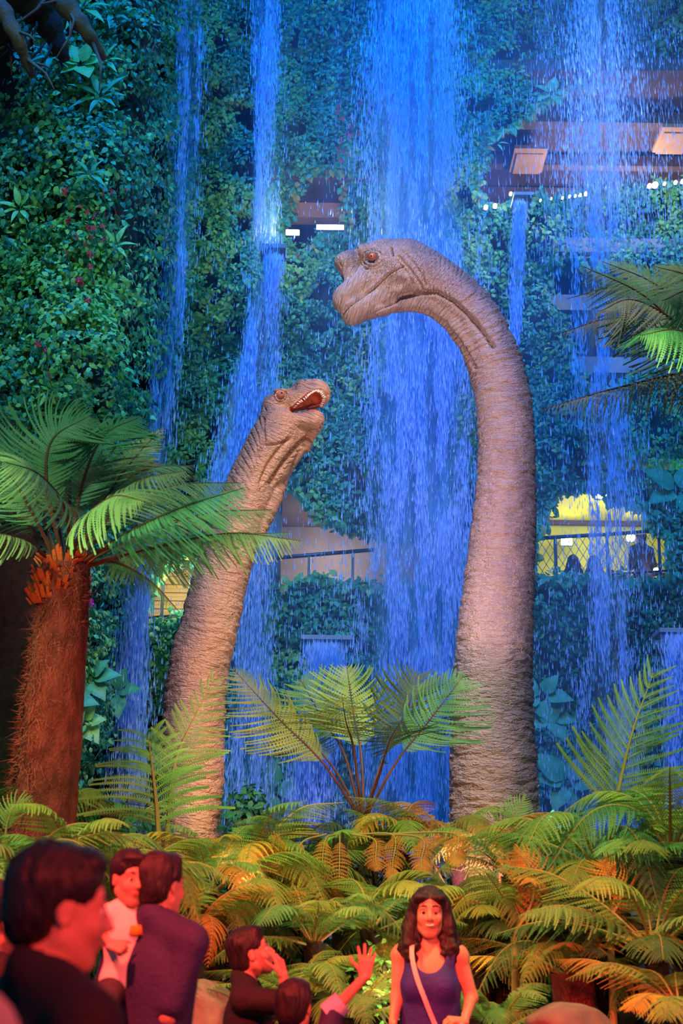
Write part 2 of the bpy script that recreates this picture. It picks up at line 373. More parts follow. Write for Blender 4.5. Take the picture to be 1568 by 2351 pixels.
# fringes of leaves hanging over the rims of the openings
def fringe(key, n, label, depth=.9, matn='leafB', size=.16):
    poly = np.array(OPEN[key], float); q = np.roll(poly, -1, 0); L_ = np.linalg.norm(q - poly, axis=1)
    idx = rng.choice(len(poly), n, p=L_ / L_.sum()); t = rng.random(n)[:, None]
    p = poly[idx] * (1 - t) + q[idx] * t
    cen = poly.mean(0); inw = (cen - p); inw /= np.linalg.norm(inw, axis=1)[:, None]
    am = np.abs(rng.normal(0, 9, n)) * (.3 + 1.4 * fbm(p[:, 0] / 25, p[:, 1] / 25, 5))
    p = p + inw * am[:, None] - inw * 8
    Y = wallY(p[:, 0], p[:, 1]) + rng.uniform(-.25, depth * .2, n)
    a = P(p[:, 0], p[:, 1], Y); nr = np.tile([0, -1., .2], (n, 1))
    me = leaf_mesh('rim_foliage', a, nr, size * rng.uniform(.5, 1.3, n), [M[matn], M['leafA'], M['leafY']], rng.choice(3, n, p=[.45, .45, .1]), hang=1.)
    return tag(link('rim_foliage', me), label, 'foliage', kind='stuff')
fringe('upper', 1500, 'leaves hanging round the upper brown soffit opening')
fringe('middle', 1100, 'leaves round the small opening with two lamps', matn='leafY', size=.13)
fringe('centre', 1500, 'leaves round the grey walled middle gallery')
fringe('left', 700, 'leaves round the cream walled opening', matn='leafA')
fringe('right', 1900, 'leaves round the yellow viewing gallery', matn='leafA')
fringe('ledge', 1200, 'vines hanging over the blue lit ledges', matn='leafA')

# ---- planted buttress on the left, nearer than the main face
def leftY(px, py):
    edge = 395 - .10 * np.clip(py, 0, 2000) - 55 * (fbm(py / 90, 2.5, 3) - .5)
    e = np.clip((px - (edge - 90)) / 110, 0, 1.6)
    return 17.6 + 2.6 * e ** 2 - 1.5 * (fbm(px / 170, py / 200, 12.5, 3) - .5) - .8 * (fbm(px / 50, py / 50, 14.2, 2) - .5) + .0007 * np.clip(1000 - py, 0, 1000)
def left_keep(px, py):
    edge = 400 - .105 * np.clip(py, 0, 2000) - 60 * (fbm(py / 70, 2.5, 3) - .5)
    sky = (px < 52) & (py < 330) & (py > 70) & (fbm(px / 14, py / 14, 2) + (py - 200) / 500 < .55)
    dark = (px < 150 - .02 * py) & (py > 1230)
    return (px < edge) & ~sky & ~dark & ~((px < 30) & (py < 240) & (py > 80))
uxl = np.linspace(-600, 420, 80); uyl = np.linspace(-420, 1990, 150); A_, B_ = np.meshgrid(uxl, uyl, indexing='ij')
V = P(A_, B_, leftY(A_, B_) + .3).reshape(-1, 3); fa = grid_faces(80, 150)
cx_, cy_ = A_.ravel()[fa].mean(1), B_.ravel()[fa].mean(1)
edge_ = 375 - .105 * np.clip(cy_, 0, 2000)
kp = (cx_ < edge_) & ~((cx_ < 75) & (cy_ < 330))
tag(link('wall_buttress', raw_mesh('wall_buttress', V, fa[kp], [M['rockface']], True)), 'planted left buttress of the mountain', 'wall', kind='structure')
def selL(px, py):
    hot = np.exp(-((px - 230) / 110) ** 2 - ((py - 760) / 170) ** 2) + .5 * np.exp(-((px - 120) / 100) ** 2 - ((py - 640) / 250) ** 2)
    r = rng.random(px.shape)
    return np.where(r < .12 + .75 * hot, 1, np.where(r < .55 + .3 * hot, 0, 2))
scatter('buttress_shrubs', 46000, (-300, -300, 420, 620), leftY, .10, ['leafA', 'leafB', 'leafC'], None,
        'tangled shrubs and vines on the upper left buttress', 'shrub', keep=left_keep, kindsel=selL, lift=.5)
scatter('buttress_shrubs', 40000, (-200, 560, 420, 1260), leftY, .095, ['leafA', 'leafB', 'leafC'], None,
        'bright green bushes bulging from the left buttress', 'shrub', keep=left_keep, kindsel=selL, lift=.5)
scatter('ivy_column', 24000, (110, 1230, 310, 1960), leftY, .075, ['leafB', 'leafA', 'leafC'], [.45, .4, .15],
        'pale green ivy column right of the red tree fern trunk', 'ivy', keep=left_keep, lift=.25, hang=.8, spread=.6)

# broad leaves that can be told apart: rosettes of fingered leaves and heart-shaped leaves
def broad_leaf_mesh(name, w_, m_, bend=.25):
    u = np.linspace(0, 1, 8); wd = w_ * np.sin(np.pi * np.clip(u, 0, 1) ** .75) * (1 - .25 * u)
    vs = []; 
    for k in range(8):
        z = -bend * u[k] ** 2
        vs += [[-wd[k], u[k], z + .06 * wd[k] / w_], [0, u[k], z], [wd[k], u[k], z + .06 * wd[k] / w_]]
    f = []
    for k in range(7):
        b = 3 * k; f += [[b, b + 1, b + 4, b + 3], [b + 1, b + 2, b + 5, b + 4]]
    return raw_mesh(name, vs, np.array(f), [m_], True)
BL = {k: broad_leaf_mesh('leaf', wd, M[m_], b) for k, wd, m_, b in
      (('finger', .16, 'leafB', .3), ('fingerd', .16, 'leafA', .3), ('heart', .42, 'leafG', .35), ('pale', .45, 'leafB', .2))}
def rosette(name, px, py, Y, n, size, kind, label, cat='plant', group=None, up=.5):
    root = thing(name, P(px, py, Y), label, cat, group)
    for i in range(n):
        o = link('leaf', BL[kind], root)
        a = 2 * math.pi * i / n + random.uniform(-.2, .2)
        d = Vector((math.cos(a), -.35 + random.uniform(-.2, .1), math.sin(a) * .8 + up * .3)).normalized()
        nrm = Vector((0, -1, .7)) ; s = d.cross(nrm).normalized(); nn = s.cross(d)
        sc = size * random.uniform(.8, 1.2)
        m3 = Matrix((s, d, nn)).transposed() * sc
        o.matrix_local = Matrix.Translation(d * size * .15) @ m3.to_4x4()
    return root
for px, py, n, s, k, lb in [
    (190, 20, 7, .55, 'finger', 'fingered umbrella-leaf plant beside the topmost dark branch'),
    (255, 30, 8, .5, 'fingerd', 'fingered plant right of the topmost umbrella-leaf plant'),
    (120, 130, 7, .45, 'fingerd', 'dark fingered plant under the mossy branch'),
    (185, 150, 6, .5, 'pale', 'plant with one bright pointed leaf hanging below the branches'),
    (240, 140, 7, .42, 'finger', 'pale fingered plant hanging under the branches at upper left'),
    (230, 225, 7, .55, 'fingerd', 'teal drooping fingered plant on the left buttress'),
    (95, 250, 6, .45, 'finger', 'yellow-green star-shaped plant near the left edge'),
    (205, 400, 6, .4, 'fingerd', 'small teal rosette above the red flowers'),
    (45, 480, 7, .45, 'finger', 'rosette of pale leaves at the left edge beside the red flowers'),
    (265, 565, 6, .4, 'finger', 'small bright rosette right of the red flowers'),
    (120, 900, 7, .35, 'finger', 'bright clump above the left tree fern'),
    (205, 1560, 7, .55, 'heart', 'broad teal heart-leaved plant at the foot of the ivy column'),
    (265, 1590, 5, .5, 'heart', 'heart-leaved plant nearest the left waterfall'),
    (165, 1610, 5, .42, 'heart', 'glossy leaves beside the red trunk'),
    (190, 1660, 6, .4, 'pale', 'bright green leaves low on the ivy column'),
]:
    rosette('leafy_plant', px, py, float(leftY(np.array([px * 1.]), np.array([py * 1.]))[0]) - .45, n, s * .68, k, lb)
for px, py, n, s, k, lb in [
    (1245, 1600, 5, .42, 'heart', 'pair of broad leaves right of the tall dinosaur neck'),
    (1262, 1650, 5, .38, 'heart', 'lower broad-leaved plant right of the tall dinosaur neck'),
    (1300, 1800, 6, .5, 'heart', 'broad leaves at the waterfall foot behind the lime fern frond'),
    (628, 1812, 4, .45, 'heart', 'single broad-leaved plant left of the lower spout'),
    (1555, 1130, 5, .5, 'heart', 'broad leaf plant beside the yellow gallery'),
    (1140, 330, 5, .2, 'fingerd', 'pale leaves hanging over the left end of the brown soffit'),
    (1265, 215, 5, .28, 'heart', 'turquoise lobed leaves over the brown soffit'),
]:
    rosette('leafy_plant', px, py, 21.2, n, s, k, lb)

# flowers
def flower_mesh(name, m_):
    vs, fs = [], []
    for i in range(5):
        a = 2 * math.pi * i / 5; c, s = math.cos(a), math.sin(a)
        b = len(vs); vs += [[0, 0, 0], [.7 * math.cos(a - .5), .7 * math.sin(a - .5), .25], [c, s, .1], [.7 * math.cos(a + .5), .7 * math.sin(a + .5), .25]]
        fs.append([b, b + 1, b + 2, b + 3])
    return raw_mesh(name, vs, np.array(fs), [m_], False)
FR, FM = flower_mesh('flower', M['red']), flower_mesh('flower', M['magenta'])
def flower_group(name, pts, Yf, me, size, label):
    c = np.mean(pts, 0); root = thing(name, P(c[0], c[1], Yf(c[0], c[1])), label, 'flowers')
    rp = np.array(root.location)
    st = MB()
    for x, y in pts:
        w_ = P(x, y, Yf(x, y)); o = link('flower', me, root); o.location = w_ - rp
        o.rotation_euler = (math.pi / 2 + random.uniform(-.5, .5), random.uniform(-.6, .6), random.uniform(0, 6)); o.scale = [size * random.uniform(.6, 1.3)] * 3
        st.tube([w_ - rp, w_ - rp + np.array([.02, .25, -.12])], .008, 4)
    st.build('stem', M['leafA'], root)['kind'] = 'stuff'
pts = [(200, 488), (225, 485), (218, 497), (240, 490), (265, 492), (155, 505), (215, 525), (200, 523), (235, 520), (262, 530), (178, 543), (193, 560), (203, 560), (238, 551), (208, 548), (155, 582), (208, 582), (206, 613), (182, 645), (188, 652), (180, 640), (278, 397), (292, 404), (290, 433), (238, 445), (255, 440), (185, 473), (150, 440), (200, 688), (215, 650), (88, 790), (103, 802), (112, 865)]
flower_group('red_flower_shrub', pts, lambda x, y: float(leftY(np.array([x * 1.]), np.array([y * 1.]))[0]) - .75, FR, .062, 'red flowers dotted over the left buttress shrubs')
pts = [(782, 233), (778, 248), (773, 258), (786, 272), (827, 235), (810, 268), (808, 268), (805, 290), (795, 307), (798, 310), (807, 310), (825, 308), (785, 322), (779, 337), (767, 357), (790, 347), (803, 356), (783, 368), (776, 345), (851, 257), (748, 394), (755, 413)]
flower_group('red_flower_shrub', pts, lambda x, y: float(wallY(np.array([x * 1.]), np.array([y * 1.]))[0]) - .6, FR, .065, 'red flowers left of the widest waterfall')
flower_group('magenta_orchid', [(203, 1386), (208, 1384), (242, 1417), (215, 1310), (247, 1345)], lambda x, y: float(leftY(np.array([x * 1.]), np.array([y * 1.]))[0]) - .6, FM, .085, 'magenta blooms beside the red fern trunk top')

# branches at the top left
def branch(pts, r, m_, label):
    root = thing('bare_branch', P(*pts[0]), label, 'branch'); b = MB()
    pp = np.array([P(*q) for q in pts]); t = np.linspace(0, 1, len(pp)); tt = np.linspace(0, 1, 24)
    q = np.stack([np.interp(tt, t, pp[:, k]) for k in range(3)], 1)
    q[1:-1] = (q[:-2] + q[1:-1] * 2 + q[2:]) / 4
    rr = np.interp(tt, t, r) * (1 + .12 * np.sin(tt * 37)); b.tube(q, rr, 10)
    b.build('limb', m_, root, True, loc=tuple(root.location))
    tw = MB()
    for i in range(5):
        k = random.randint(4, 20); s = q[k]; e = s + np.array([random.uniform(-.5, .5), -.2, random.uniform(-1.0, -.2)])
        tw.tube([s, (s + e) / 2 + np.array([.08, 0, 0]), e], [.03, .02, .008], 5)
    tw.build('twig', m_, root, True, loc=tuple(root.location))['kind'] = 'stuff'
branch([(-60, -60, 15.8), (5, 20, 15.6), (40, 90, 15.6), (75, 175, 16)], [.14, .12, .09, .05], M['bark'], 'pale mossy branch leaning down at the top left corner')
branch([(-80, 20, 16.2), (0, 70, 16), (60, 110, 16)], [.16, .15, .1], M['darktrunk'], 'dark branch crossing behind the mossy one')
branch([(90, -60, 16), (150, 10, 15.9), (200, 75, 16), (240, 135, 16.4)], [.18, .15, .1, .05], M['bark'], 'blue-lit branch slanting under the umbrella leaves')
branch([(-50, -80, 16.6), (60, -20, 16.6), (110, 50, 16.8), (150, 140, 17)], [.4, .34, .2, .08], M['darktrunk'], 'thick dark bough at the top edge')

# ---- galleries behind the openings
def slab(name, pts, thick, m_, label=None, kind='structure', cat='slab', parent=None):
    """a quad given by four world points, given real thickness along its normal"""
    p = np.array(pts, float); n = np.cross(p[1] - p[0], p[3] - p[0]); n /= np.linalg.norm(n)
    if n[1] < 0: n = -n
    v_ = np.vstack([p, p + n * thick])
    f = [[0, 1, 2, 3], [7, 6, 5, 4], [0, 4, 5, 1], [1, 5, 6, 2], [2, 6, 7, 3], [3, 7, 4, 0]]
    o = link(name, raw_mesh(name, v_, np.array(f), [m_], False), parent)
    if parent is None: tag(o, label, cat, kind=kind)
    return o
# upper gallery: soffit plane seen from below
zc = P(1400, 150, 22.6)[2]
so = slab('ceiling_upper', [(1.2, 22.9, zc), (12, 22.9, zc + .25), (12, 30.5, zc + .25), (1.2, 30.5, zc)], .25, M['soffit'], 'brown soffit of the upper gallery', cat='ceiling')
slab('wall_upper', [(1.2, 30.4, zc - 4), (12, 30.4, zc - 4), (12, 30.4, zc + .3), (1.2, 30.4, zc)], .2, M['soffit'], 'back wall of the upper gallery', cat='wall')
slab('floor_upper', [(1.2, 23.2, zc - 3.0), (12, 23.2, zc - 3.), (12, 30.4, zc - 3.), (1.2, 30.4, zc - 3.)], .2, M['concrete'], 'deck of the upper gallery', cat='floor')
for i, (y, t_) in enumerate(((24.3, .3), (25.9, .22), (27.3, .3), (28.6, .2))):
    b = MB().box((6.6, y, zc - .12), (10.6, t_, .24)); tag(b.build('trim_%d' % (i + 1), M['beam']), kind='structure')
def hatch(px, py, label):
    d = P(px, py, 1.0) - CAM; t = (zc - .28 - CAM[2]) / d[2]; p = CAM + d * t
    r = thing('ceiling_panel', p, label, 'panel')
    MB().box((0, 0, 0), (.68, .95, .08)).build('frame', M['panel'], r)
    MB().box((0, .1, -.05), (.54, .78, .03)).build('insert', M['panel'], r)
    MB().box((.0, 0, .15), (.1, .1, .25)).build('hanger', M['steel'], r)
hatch(1213, 365, 'tan square panel under the soffit, left of the pale waterfall')
hatch(1548, 318, 'tan square panel under the soffit at the right edge')

def lamp(px, py, Y, wdt, hgt, label, power=0, name='gallery_lamp', grp=None):
    p = P(px, py, Y); r = thing(name, p, label, 'lamp', grp)
    MB().box((0, .03, 0), (wdt * 1.05, .06, hgt * 1.15)).build('housing', M['steel'], r)
    b = MB(); b.tube([(-wdt / 2, -.03, 0), (wdt / 2, -.03, 0)] if wdt > hgt * 1.3 else [(0, -.06, 0), (0, 0, 0)], hgt / 2 if wdt > hgt * 1.3 else wdt / 2, 14)
    b.build('diffuser', M['lamp'], r, True)
    if power: point('gallery_bulb', tuple(p + np.array([0, -.3, 0])), power, (1, .8, .55), .15)
lamp(758, 523, 21.2, .45, .07, 'long tube lamp in the small middle opening', 60)
lamp(672, 535, 21.2, .22, .08, 'short tube lamp left of the long one', 35)
for i, (px, py, wd) in enumerate(((1115, 478, .10), (1136, 475, .10), (1172, 447, .07), (1240, 462, .04), (1265, 458, .03), (1291, 456, .05), (1307, 453, .05), (1320, 452, .05), (1331, 450, .06), (1344, 447, .08), (1490, 429, .10), (1503, 427, .14), (1525, 424, .06), (1550, 421, .08), (1566, 419, .09))):
    wd *= .7; lamp(px, py, 21.9, wd, wd * .8, ['leftmost', 'second', 'third', 'fourth', 'fifth', 'sixth', 'seventh', 'eighth', 'ninth', 'tenth', 'eleventh', 'twelfth', 'thirteenth', 'fourteenth', 'rightmost'][i] + (' light from the left' if 0 < i < 14 else ' light') + ' on the rim under the brown soffit', 30 if i in (1, 9, 11) else 0, 'rim_light', 'small lights along the upper gallery rim')
point('soffit_bulb', (5.5, 25.5, zc - 1.6), 240, (1, .7, .5), .3)
# middle opening
z2 = P(740, 400, 22.4)[2]
slab('ceiling_middle', [(-1.4, 22.6, z2), (.6, 22.6, z2), (.6, 25.5, z2), (-1.4, 25.5, z2)], .2, M['soffit'], 'soffit of the small middle opening', cat='ceiling')
slab('wall_middle', [(-1.4, 25.5, z2 - 3.4), (.6, 25.5, z2 - 3.4), (.6, 25.5, z2), (-1.4, 25.5, z2)], .2, M['soffit'], 'back of the small middle opening', cat='wall')
MB().box((-.3, 23.6, z2 - .15), (1.8, .3, .3)).build('trim_5', M['panel'])['kind'] = 'structure'
# right yellow gallery
YG = 26.5
def corner(px, py, Y): return tuple(P(px, py, Y))
slab('wall_gallery', [corner(1150, 1420, YG), corner(1528, 1420, YG), corner(1528, 1040, YG), corner(1150, 1040, YG)], .2, M['yellow'], 'yellow-green back wall of the viewing gallery', cat='wall')
slab('wall_gallery_end', [corner(1528, 1420, YG - .1), corner(1700, 1420, YG - .1), corner(1700, 1040, YG - .1), corner(1528, 1040, YG - .1)], .2, M['grey'], 'grey end of the gallery wall', cat='wall')
p0, p1 = P(1150, 1085, 23.3), P(1700, 1085, 23.3)
slab('ceiling_gallery', [(p0[0], 23.0, p0[2]), (p1[0], 23.0, p0[2]), (p1[0], 27, p0[2]), (p0[0], 27, p0[2])], .2, M['yellow'], 'yellow ceiling of the viewing gallery', cat='ceiling')
zf = P(1400, 1437, 24.2)[2]
slab('floor_gallery', [(p0[0], 23.0, zf), (p1[0], 23.0, zf), (p1[0], 27, zf), (p0[0], 27, zf)], .2, M['concrete'], 'deck of the viewing gallery', cat='floor')
MB().box((P(1340, 1205, YG)[0], YG - .15, P(1340, 1205, YG)[2]), (3.2, .12, .1)).build('trim_6', M['soffit'])['kind'] = 'structure'
lamp(1378, 1137, 23.6, .18, .13, 'bright lamp high in the yellow gallery', 25)
lamp(1300, 1243, 26.0, .2, .15, 'bright lamp on the yellow wall left of the standing visitor', 14)
lamp(1447, 1235, 26.0, .16, .14, 'bright lamp behind the standing visitor', 10)
lamp(1505, 1310, 23.9, .08, .08, 'small low lamp right of the standing visitor', 10)
point('gallery_fill_light', tuple(P(1400, 1180, 24.8)), 38, (1, .95, .75), .3)  # added fill light behind the visitors, no fixture belongs to it
def railing(a, b, Y, n, label, hpx=95, mesh=True, Y2=None):
    A = P(*a, Y); B = P(*b, Y2 or Y); root = thing('railing', A, label, 'railing'); A0 = A.copy()
    MB().tube([A - A0, B - A0], .035, 8).build('handrail', M['steel'], root, True)
    L_ = B - A; hz = hpx * MP(a[0], a[1], Y)
    for i in range(n):
        q = A + L_ * (i + .5) / n - A0
        MB().box(q - np.array([0, 0, hz / 2]), (.05, .05, hz)).build('post', M['steel'], root)
    MB().tube([A - A0 - np.array([0, 0, hz * .9]), B - A0 - np.array([0, 0, hz * .9])], .02, 6).build('bottom_rail', M['steel'], root, True)
    if mesh:
        nb = MB(); s = .14; ln = np.linalg.norm(L_); k = int(ln / s)
        for i in range(-6, k + 1):
            for sg in (1, -1):
                x0 = i * s; x1 = x0 + hz * .9 * .6
                t0, t1 = max(0, x0 / ln), min(1, x1 / ln)
                if t1 <= t0: continue
                za = -(t0 * ln - x0) / .6; zb = -(t1 * ln - x0) / .6
                if sg < 0: za, zb = -hz * .9 - za, -hz * .9 - zb
                nb.tube([L_ * t0 + np.array([0, 0, za]), L_ * t1 + np.array([0, 0, zb])], .006, 3, False)
        o = nb.build('wire_mesh', M['steel'], root); o['kind'] = 'stuff'
    return root
railing((1215, 1237), (1570, 1216), 22.9, 3, 'dark handrail and wire mesh of the yellow viewing gallery', 105)
railing((1500, 1318), (1600, 1310), 23.6, 2, 'short low rail at the right end of the yellow gallery', 40, False)
# centre gallery
slab('wall_centre_back', [corner(540, 1420, 26), corner(1080, 1420, 26), corner(1080, 1060, 26), corner(540, 1060, 26)], .2, M['grey'], 'grey back wall of the middle gallery', cat='wall')
p0, p1 = P(540, 1110, 23.2), P(1080, 1110, 23.2)
slab('ceiling_centre', [(p0[0], 23, p0[2]), (p1[0], 23, p0[2]), (p1[0], 26, p0[2]), (p0[0], 26, p0[2])], .2, M['soffit'], 'dark ceiling of the middle gallery', cat='ceiling')
zf = P(800, 1380, 23.2)[2]
slab('floor_centre', [(p0[0], 23, zf), (p1[0], 23, zf), (p1[0], 26, zf), (p0[0], 26, zf)], .2, M['concrete'], 'deck of the middle gallery', cat='floor')
q = P(625, 1400, 23.3); q2 = P(625, 1100, 23.3)
col_ = MB().tube([q, (q[0], q[1], q2[2])], .13, 20).build('column', M['concrete'], None, True); tag(col_, 'round pale column at the left of the middle gallery', 'column')
railing((560, 1287), (860, 1262), 22.8, 3, 'blue-lit handrail across the grey middle gallery', 85, False)
point('gallery_dim_bulb', tuple(P(760, 1290, 25)), 70, (1, .8, .7), .2)
# cream opening, corrugated boards
cr = thing('corrugated_wall', P(390, 1440, 24.0), 'cream corrugated wall in the opening left of the small dinosaur', 'wall')
a0, a1 = P(270, 1440, 24.0), P(500, 1440, 24.0); top = P(390, 1250, 24.0)[2]; bot = a0[2] - .4
nb = 26
for i in range(nb):
    z_ = bot + (top - bot) * (i + .5) / nb
    MB().box((( a0[0] + a1[0]) / 2 - cr.location.x, (i % 2) * .03, z_ - cr.location.z), (a1[0] - a0[0], .06, (top - bot) / nb * .86)).build('board', M['cream'], cr)
railing((345, 1312), (470, 1300), 23.2, 2, 'dark railing in front of the cream corrugated wall', 120, False)
point('cream_bulb', tuple(P(395, 1340, 23.0) + np.array([.2, -.3, 0])), 55, (1, .85, .55), .2)
# blue-lit ledges on the right
for i, (x0, x1, py, Y, h_) in enumerate(((1262, 1560, 592, 23.2, .28), (1255, 1600, 722, 23.6, .3), (1290, 1600, 862, 23.6, .3))):
    A = P(x0, py, Y); B = P(x1, py, Y)
    o = MB().box((A + B) / 2, (B[0] - A[0], 1.0, h_)).build('trim_%d' % (7 + i), M['concrete']); tag(o, kind='structure')
slab('wall_ledge_back', [corner(1200, 960, 24.6), corner(1700, 960, 24.6), corner(1700, 560, 24.6), corner(1200, 560, 24.6)], .2, M['concrete'], 'recessed concrete behind the ledges', cat='wall')

# ------------------------------------------------------------------ waterfalls
MW = {'thin': water_sheet_mat('thin_water', .40, 8, .45), 'main': water_sheet_mat('falling_water', .62, 12, .6, basea=.45),
      'white': water_sheet_mat('white_water', .27, 10, .6, (.80, .85, 1)), 'spout': water_sheet_mat('spout_water', .8, 7, 2.0, (.8, .95, 1))}
def sheet(path, Y0, m_, name, parent, loc, seg=60, folds=5, amp=.18):
    """path: (x_left, x_right, y) rows"""
    path = np.array(path, float); ys = np.linspace(path[0, 2], path[-1, 2], seg)
    xl = np.interp(ys, path[:, 2], path[:, 0]); xr = np.interp(ys, path[:, 2], path[:, 1])
    u = np.linspace(0, 1, 24)
    PX = xl[:, None] * (1 - u) + xr[:, None] * u; PY = np.repeat(ys[:, None], 24, 1)
    Y = Y0 + amp * np.sin(u[None] * folds * 2 * np.pi + 3 * fbm(PY / 300, 4.)) 
    V_ = P(PX, PY, Y).reshape(-1, 3) - np.array(loc)
    me = raw_mesh(name, V_, grid_faces(seg, 24), [m_], True)
    uvl = me.uv_layers.new(name='uv'); li = np.zeros(len(me.loops), np.int32); me.loops.foreach_get('vertex_index', li)
    uu = np.stack([(li % 24) / 23., (li // 24) / (seg - 1.)], 1).astype(np.float32); uvl.data.foreach_set('uv', uu.ravel())
    return link(name, me, parent)
def drops(name, px, py, Y, ln, wd, parent=None, loc=(0, 0, 0), m_='drop'):
    n = len(px); a = P(px, py, Y) - np.array(loc)
    yaw = rng.uniform(0, np.pi, n); s = np.stack([np.cos(yaw), np.sin(yaw), np.zeros(n)], 1); s2 = np.stack([-np.sin(yaw), np.cos(yaw), np.zeros(n)], 1)
    d = np.zeros((n, 3)); d[:, 2] = -1; d[:, 0] = rng.normal(0, .02, n)
    ln = np.broadcast_to(ln, (n,))[:, None]; wd = np.broadcast_to(wd, (n,))[:, None]
    v_ = np.stack([a - d * ln * .5, a + s * wd + d * ln * .25, a + s2 * wd + d * ln * .25 - s * wd, a - s2 * wd + d * ln * .25, a + d * ln * .5], 1)
    b = (np.arange(n) * 5)[:, None]
    f = np.concatenate([b + np.array(q) for q in ([0, 1, 2], [0, 2, 3], [0, 3, 1], [4, 2, 1], [4, 3, 2], [4, 1, 3])])
    o = link(name, raw_mesh(name, v_.reshape(-1, 3), f, [M[m_]], False), parent); o['kind'] = 'stuff'
    return o
def waterfall(path, Y, kinds, nd, label, wdrop=.0055, ldrop=.15, clump=True, name='waterfall', edge=1.0):
    pa = np.array(path, float); mid = pa[-1]; base = P((mid[0] + mid[1]) / 2, mid[2], Y)
    root = thing(name, base, label, 'waterfall')
    for i, k in enumerate(kinds): sheet(path, Y + .35 * i, MW[k], 'water_sheet', root, base, folds=3 + 2 * i)
    py = rng.uniform(pa[0, 2], pa[-1, 2], nd * 2); xl = np.interp(py, pa[:, 2], pa[:, 0]); xr = np.interp(py, pa[:, 2], pa[:, 1])
    t = .5 + rng.normal(0, .23 * edge, len(py)); px = xl + (xr - xl) * t
    if clump:
        k = rng.random(len(px)) < np.clip((fbm(px / 22, py / 160, 8.3, 3) - .36) * 4.5, .05, 1); px, py = px[k], py[k]
    Yd = Y - .5 + rng.uniform(-.25, .8, len(px))
    drops('droplets', px, py, Yd, rng.uniform(.5, 1.6, len(px)) * ldrop, rng.uniform(.5, 1.4, len(px)) * wdrop, root, base)
    return root
waterfall([(395, 480, -120), (390, 465, 300), (365, 450, 600), (335, 410, 900), (290, 385, 1250), (262, 350, 1500), (245, 340, 2000)], 20.6, ['thin', 'thin'], 9000, 'leftmost tall thin waterfall')
waterfall([(572, 650, -120), (570, 640, 400), (560, 650, 620), (545, 650, 900), (520, 640, 1300), (500, 640, 1990)], 20.8, ['thin', 'thin'], 10000, 'second waterfall, left of the small dinosaur head')
waterfall([(835, 1050, -120), (838, 1065, 400), (840, 1090, 800), (830, 1100, 1300), (815, 1090, 2020)], 20.4, ['main', 'main', 'thin'], 40000, 'widest waterfall, behind the tall dinosaur', edge=1.1)
waterfall([(1315, 1425, -120), (1315, 1440, 200), (1290, 1460, 430), (1310, 1450, 800), (1335, 1460, 1200), (1335, 1460, 1950)], 20.8, ['white'], 11000, 'pale waterfall across the brown soffit at the right', edge=1.3)
# thin mist of spray hanging across the whole face
MW['mist'] = water_sheet_mat('mist', .17, 3, .35, (.30, .62, 1), basea=.6)
mist = thing('water_mist', P(950, 2000, 19.3), 'thin blue mist drifting before the planted face', 'mist'); mist['kind'] = 'stuff'
sheet([(300, 1900, -200), (300, 1900, 2050)], 19.3, MW['mist'], 'mist_veil', mist, tuple(mist.location), amp=.5)
# spouts
def spout(path, Y, label, box=None, nd=900, curve=1.1):
    r = waterfall(path, Y, ['spout', 'thin'], nd * 2, label, .007, .12, True, 'water_spout', .9)
    if box:
        x, y, w_, h_ = box; c_ = P(x, y, Y + .35) - np.array(r.location); s = MP(x, y, Y)
        MB().box(c_, (w_ * s, .5, h_ * s)).build('spout_lip', M['concrete'], r)
spout([(1178, 1218, 462), (1172, 1210, 560), (1168, 1203, 680), (1172, 1192, 790)], 21.2, 'narrow cyan spout falling right of the tall dinosaur head', (1198, 460, 44, 8))
spout([(602, 652, 585), (560, 630, 750), (500, 600, 930), (470, 580, 1100), (450, 590, 1180)], 20.3, 'spreading spout below the two tube lamps', (628, 580, 60, 10), 2600)
spout([(695, 805, 1475), (690, 800, 1560), (668, 780, 1700), (650, 770, 1800), (645, 765, 1930)], 19.8, 'low broad spout between the two dinosaur necks', (750, 1470, 120, 10), 2600)
spout([(1505, 1600, 1457), (1510, 1600, 1600), (1512, 1600, 1850)], 19.8, 'low spout at the right edge behind the lime frond', (1560, 1454, 110, 10), 900)
# loose spray of drops everywhere in front of the face
n = 15000; px = rng.uniform(230, 1640, n); py = rng.uniform(-100, 1950, n)
k = rng.random(n) < .25 + .75 * np.clip((py - 500) / 900, 0, 1); px, py = px[k], py[k]
o = drops('water_spray', px, py, rng.uniform(18.5, 21, len(px)), rng.uniform(.05, .14, len(px)), rng.uniform(.003, .007, len(px)))
tag(o, 'loose falling drops in the air before the mountain face', 'water spray')
n = 5000; px = np.clip(rng.normal(1400, 110, n), 1100, 1700); py = rng.uniform(-100, 600, n)
o = drops('water_spray', px, py, rng.uniform(20.5, 21.5, n), rng.uniform(.1, .25, n), rng.uniform(.002, .0045, n))
tag(o, 'fine rain of drops before the brown soffit', 'water spray')

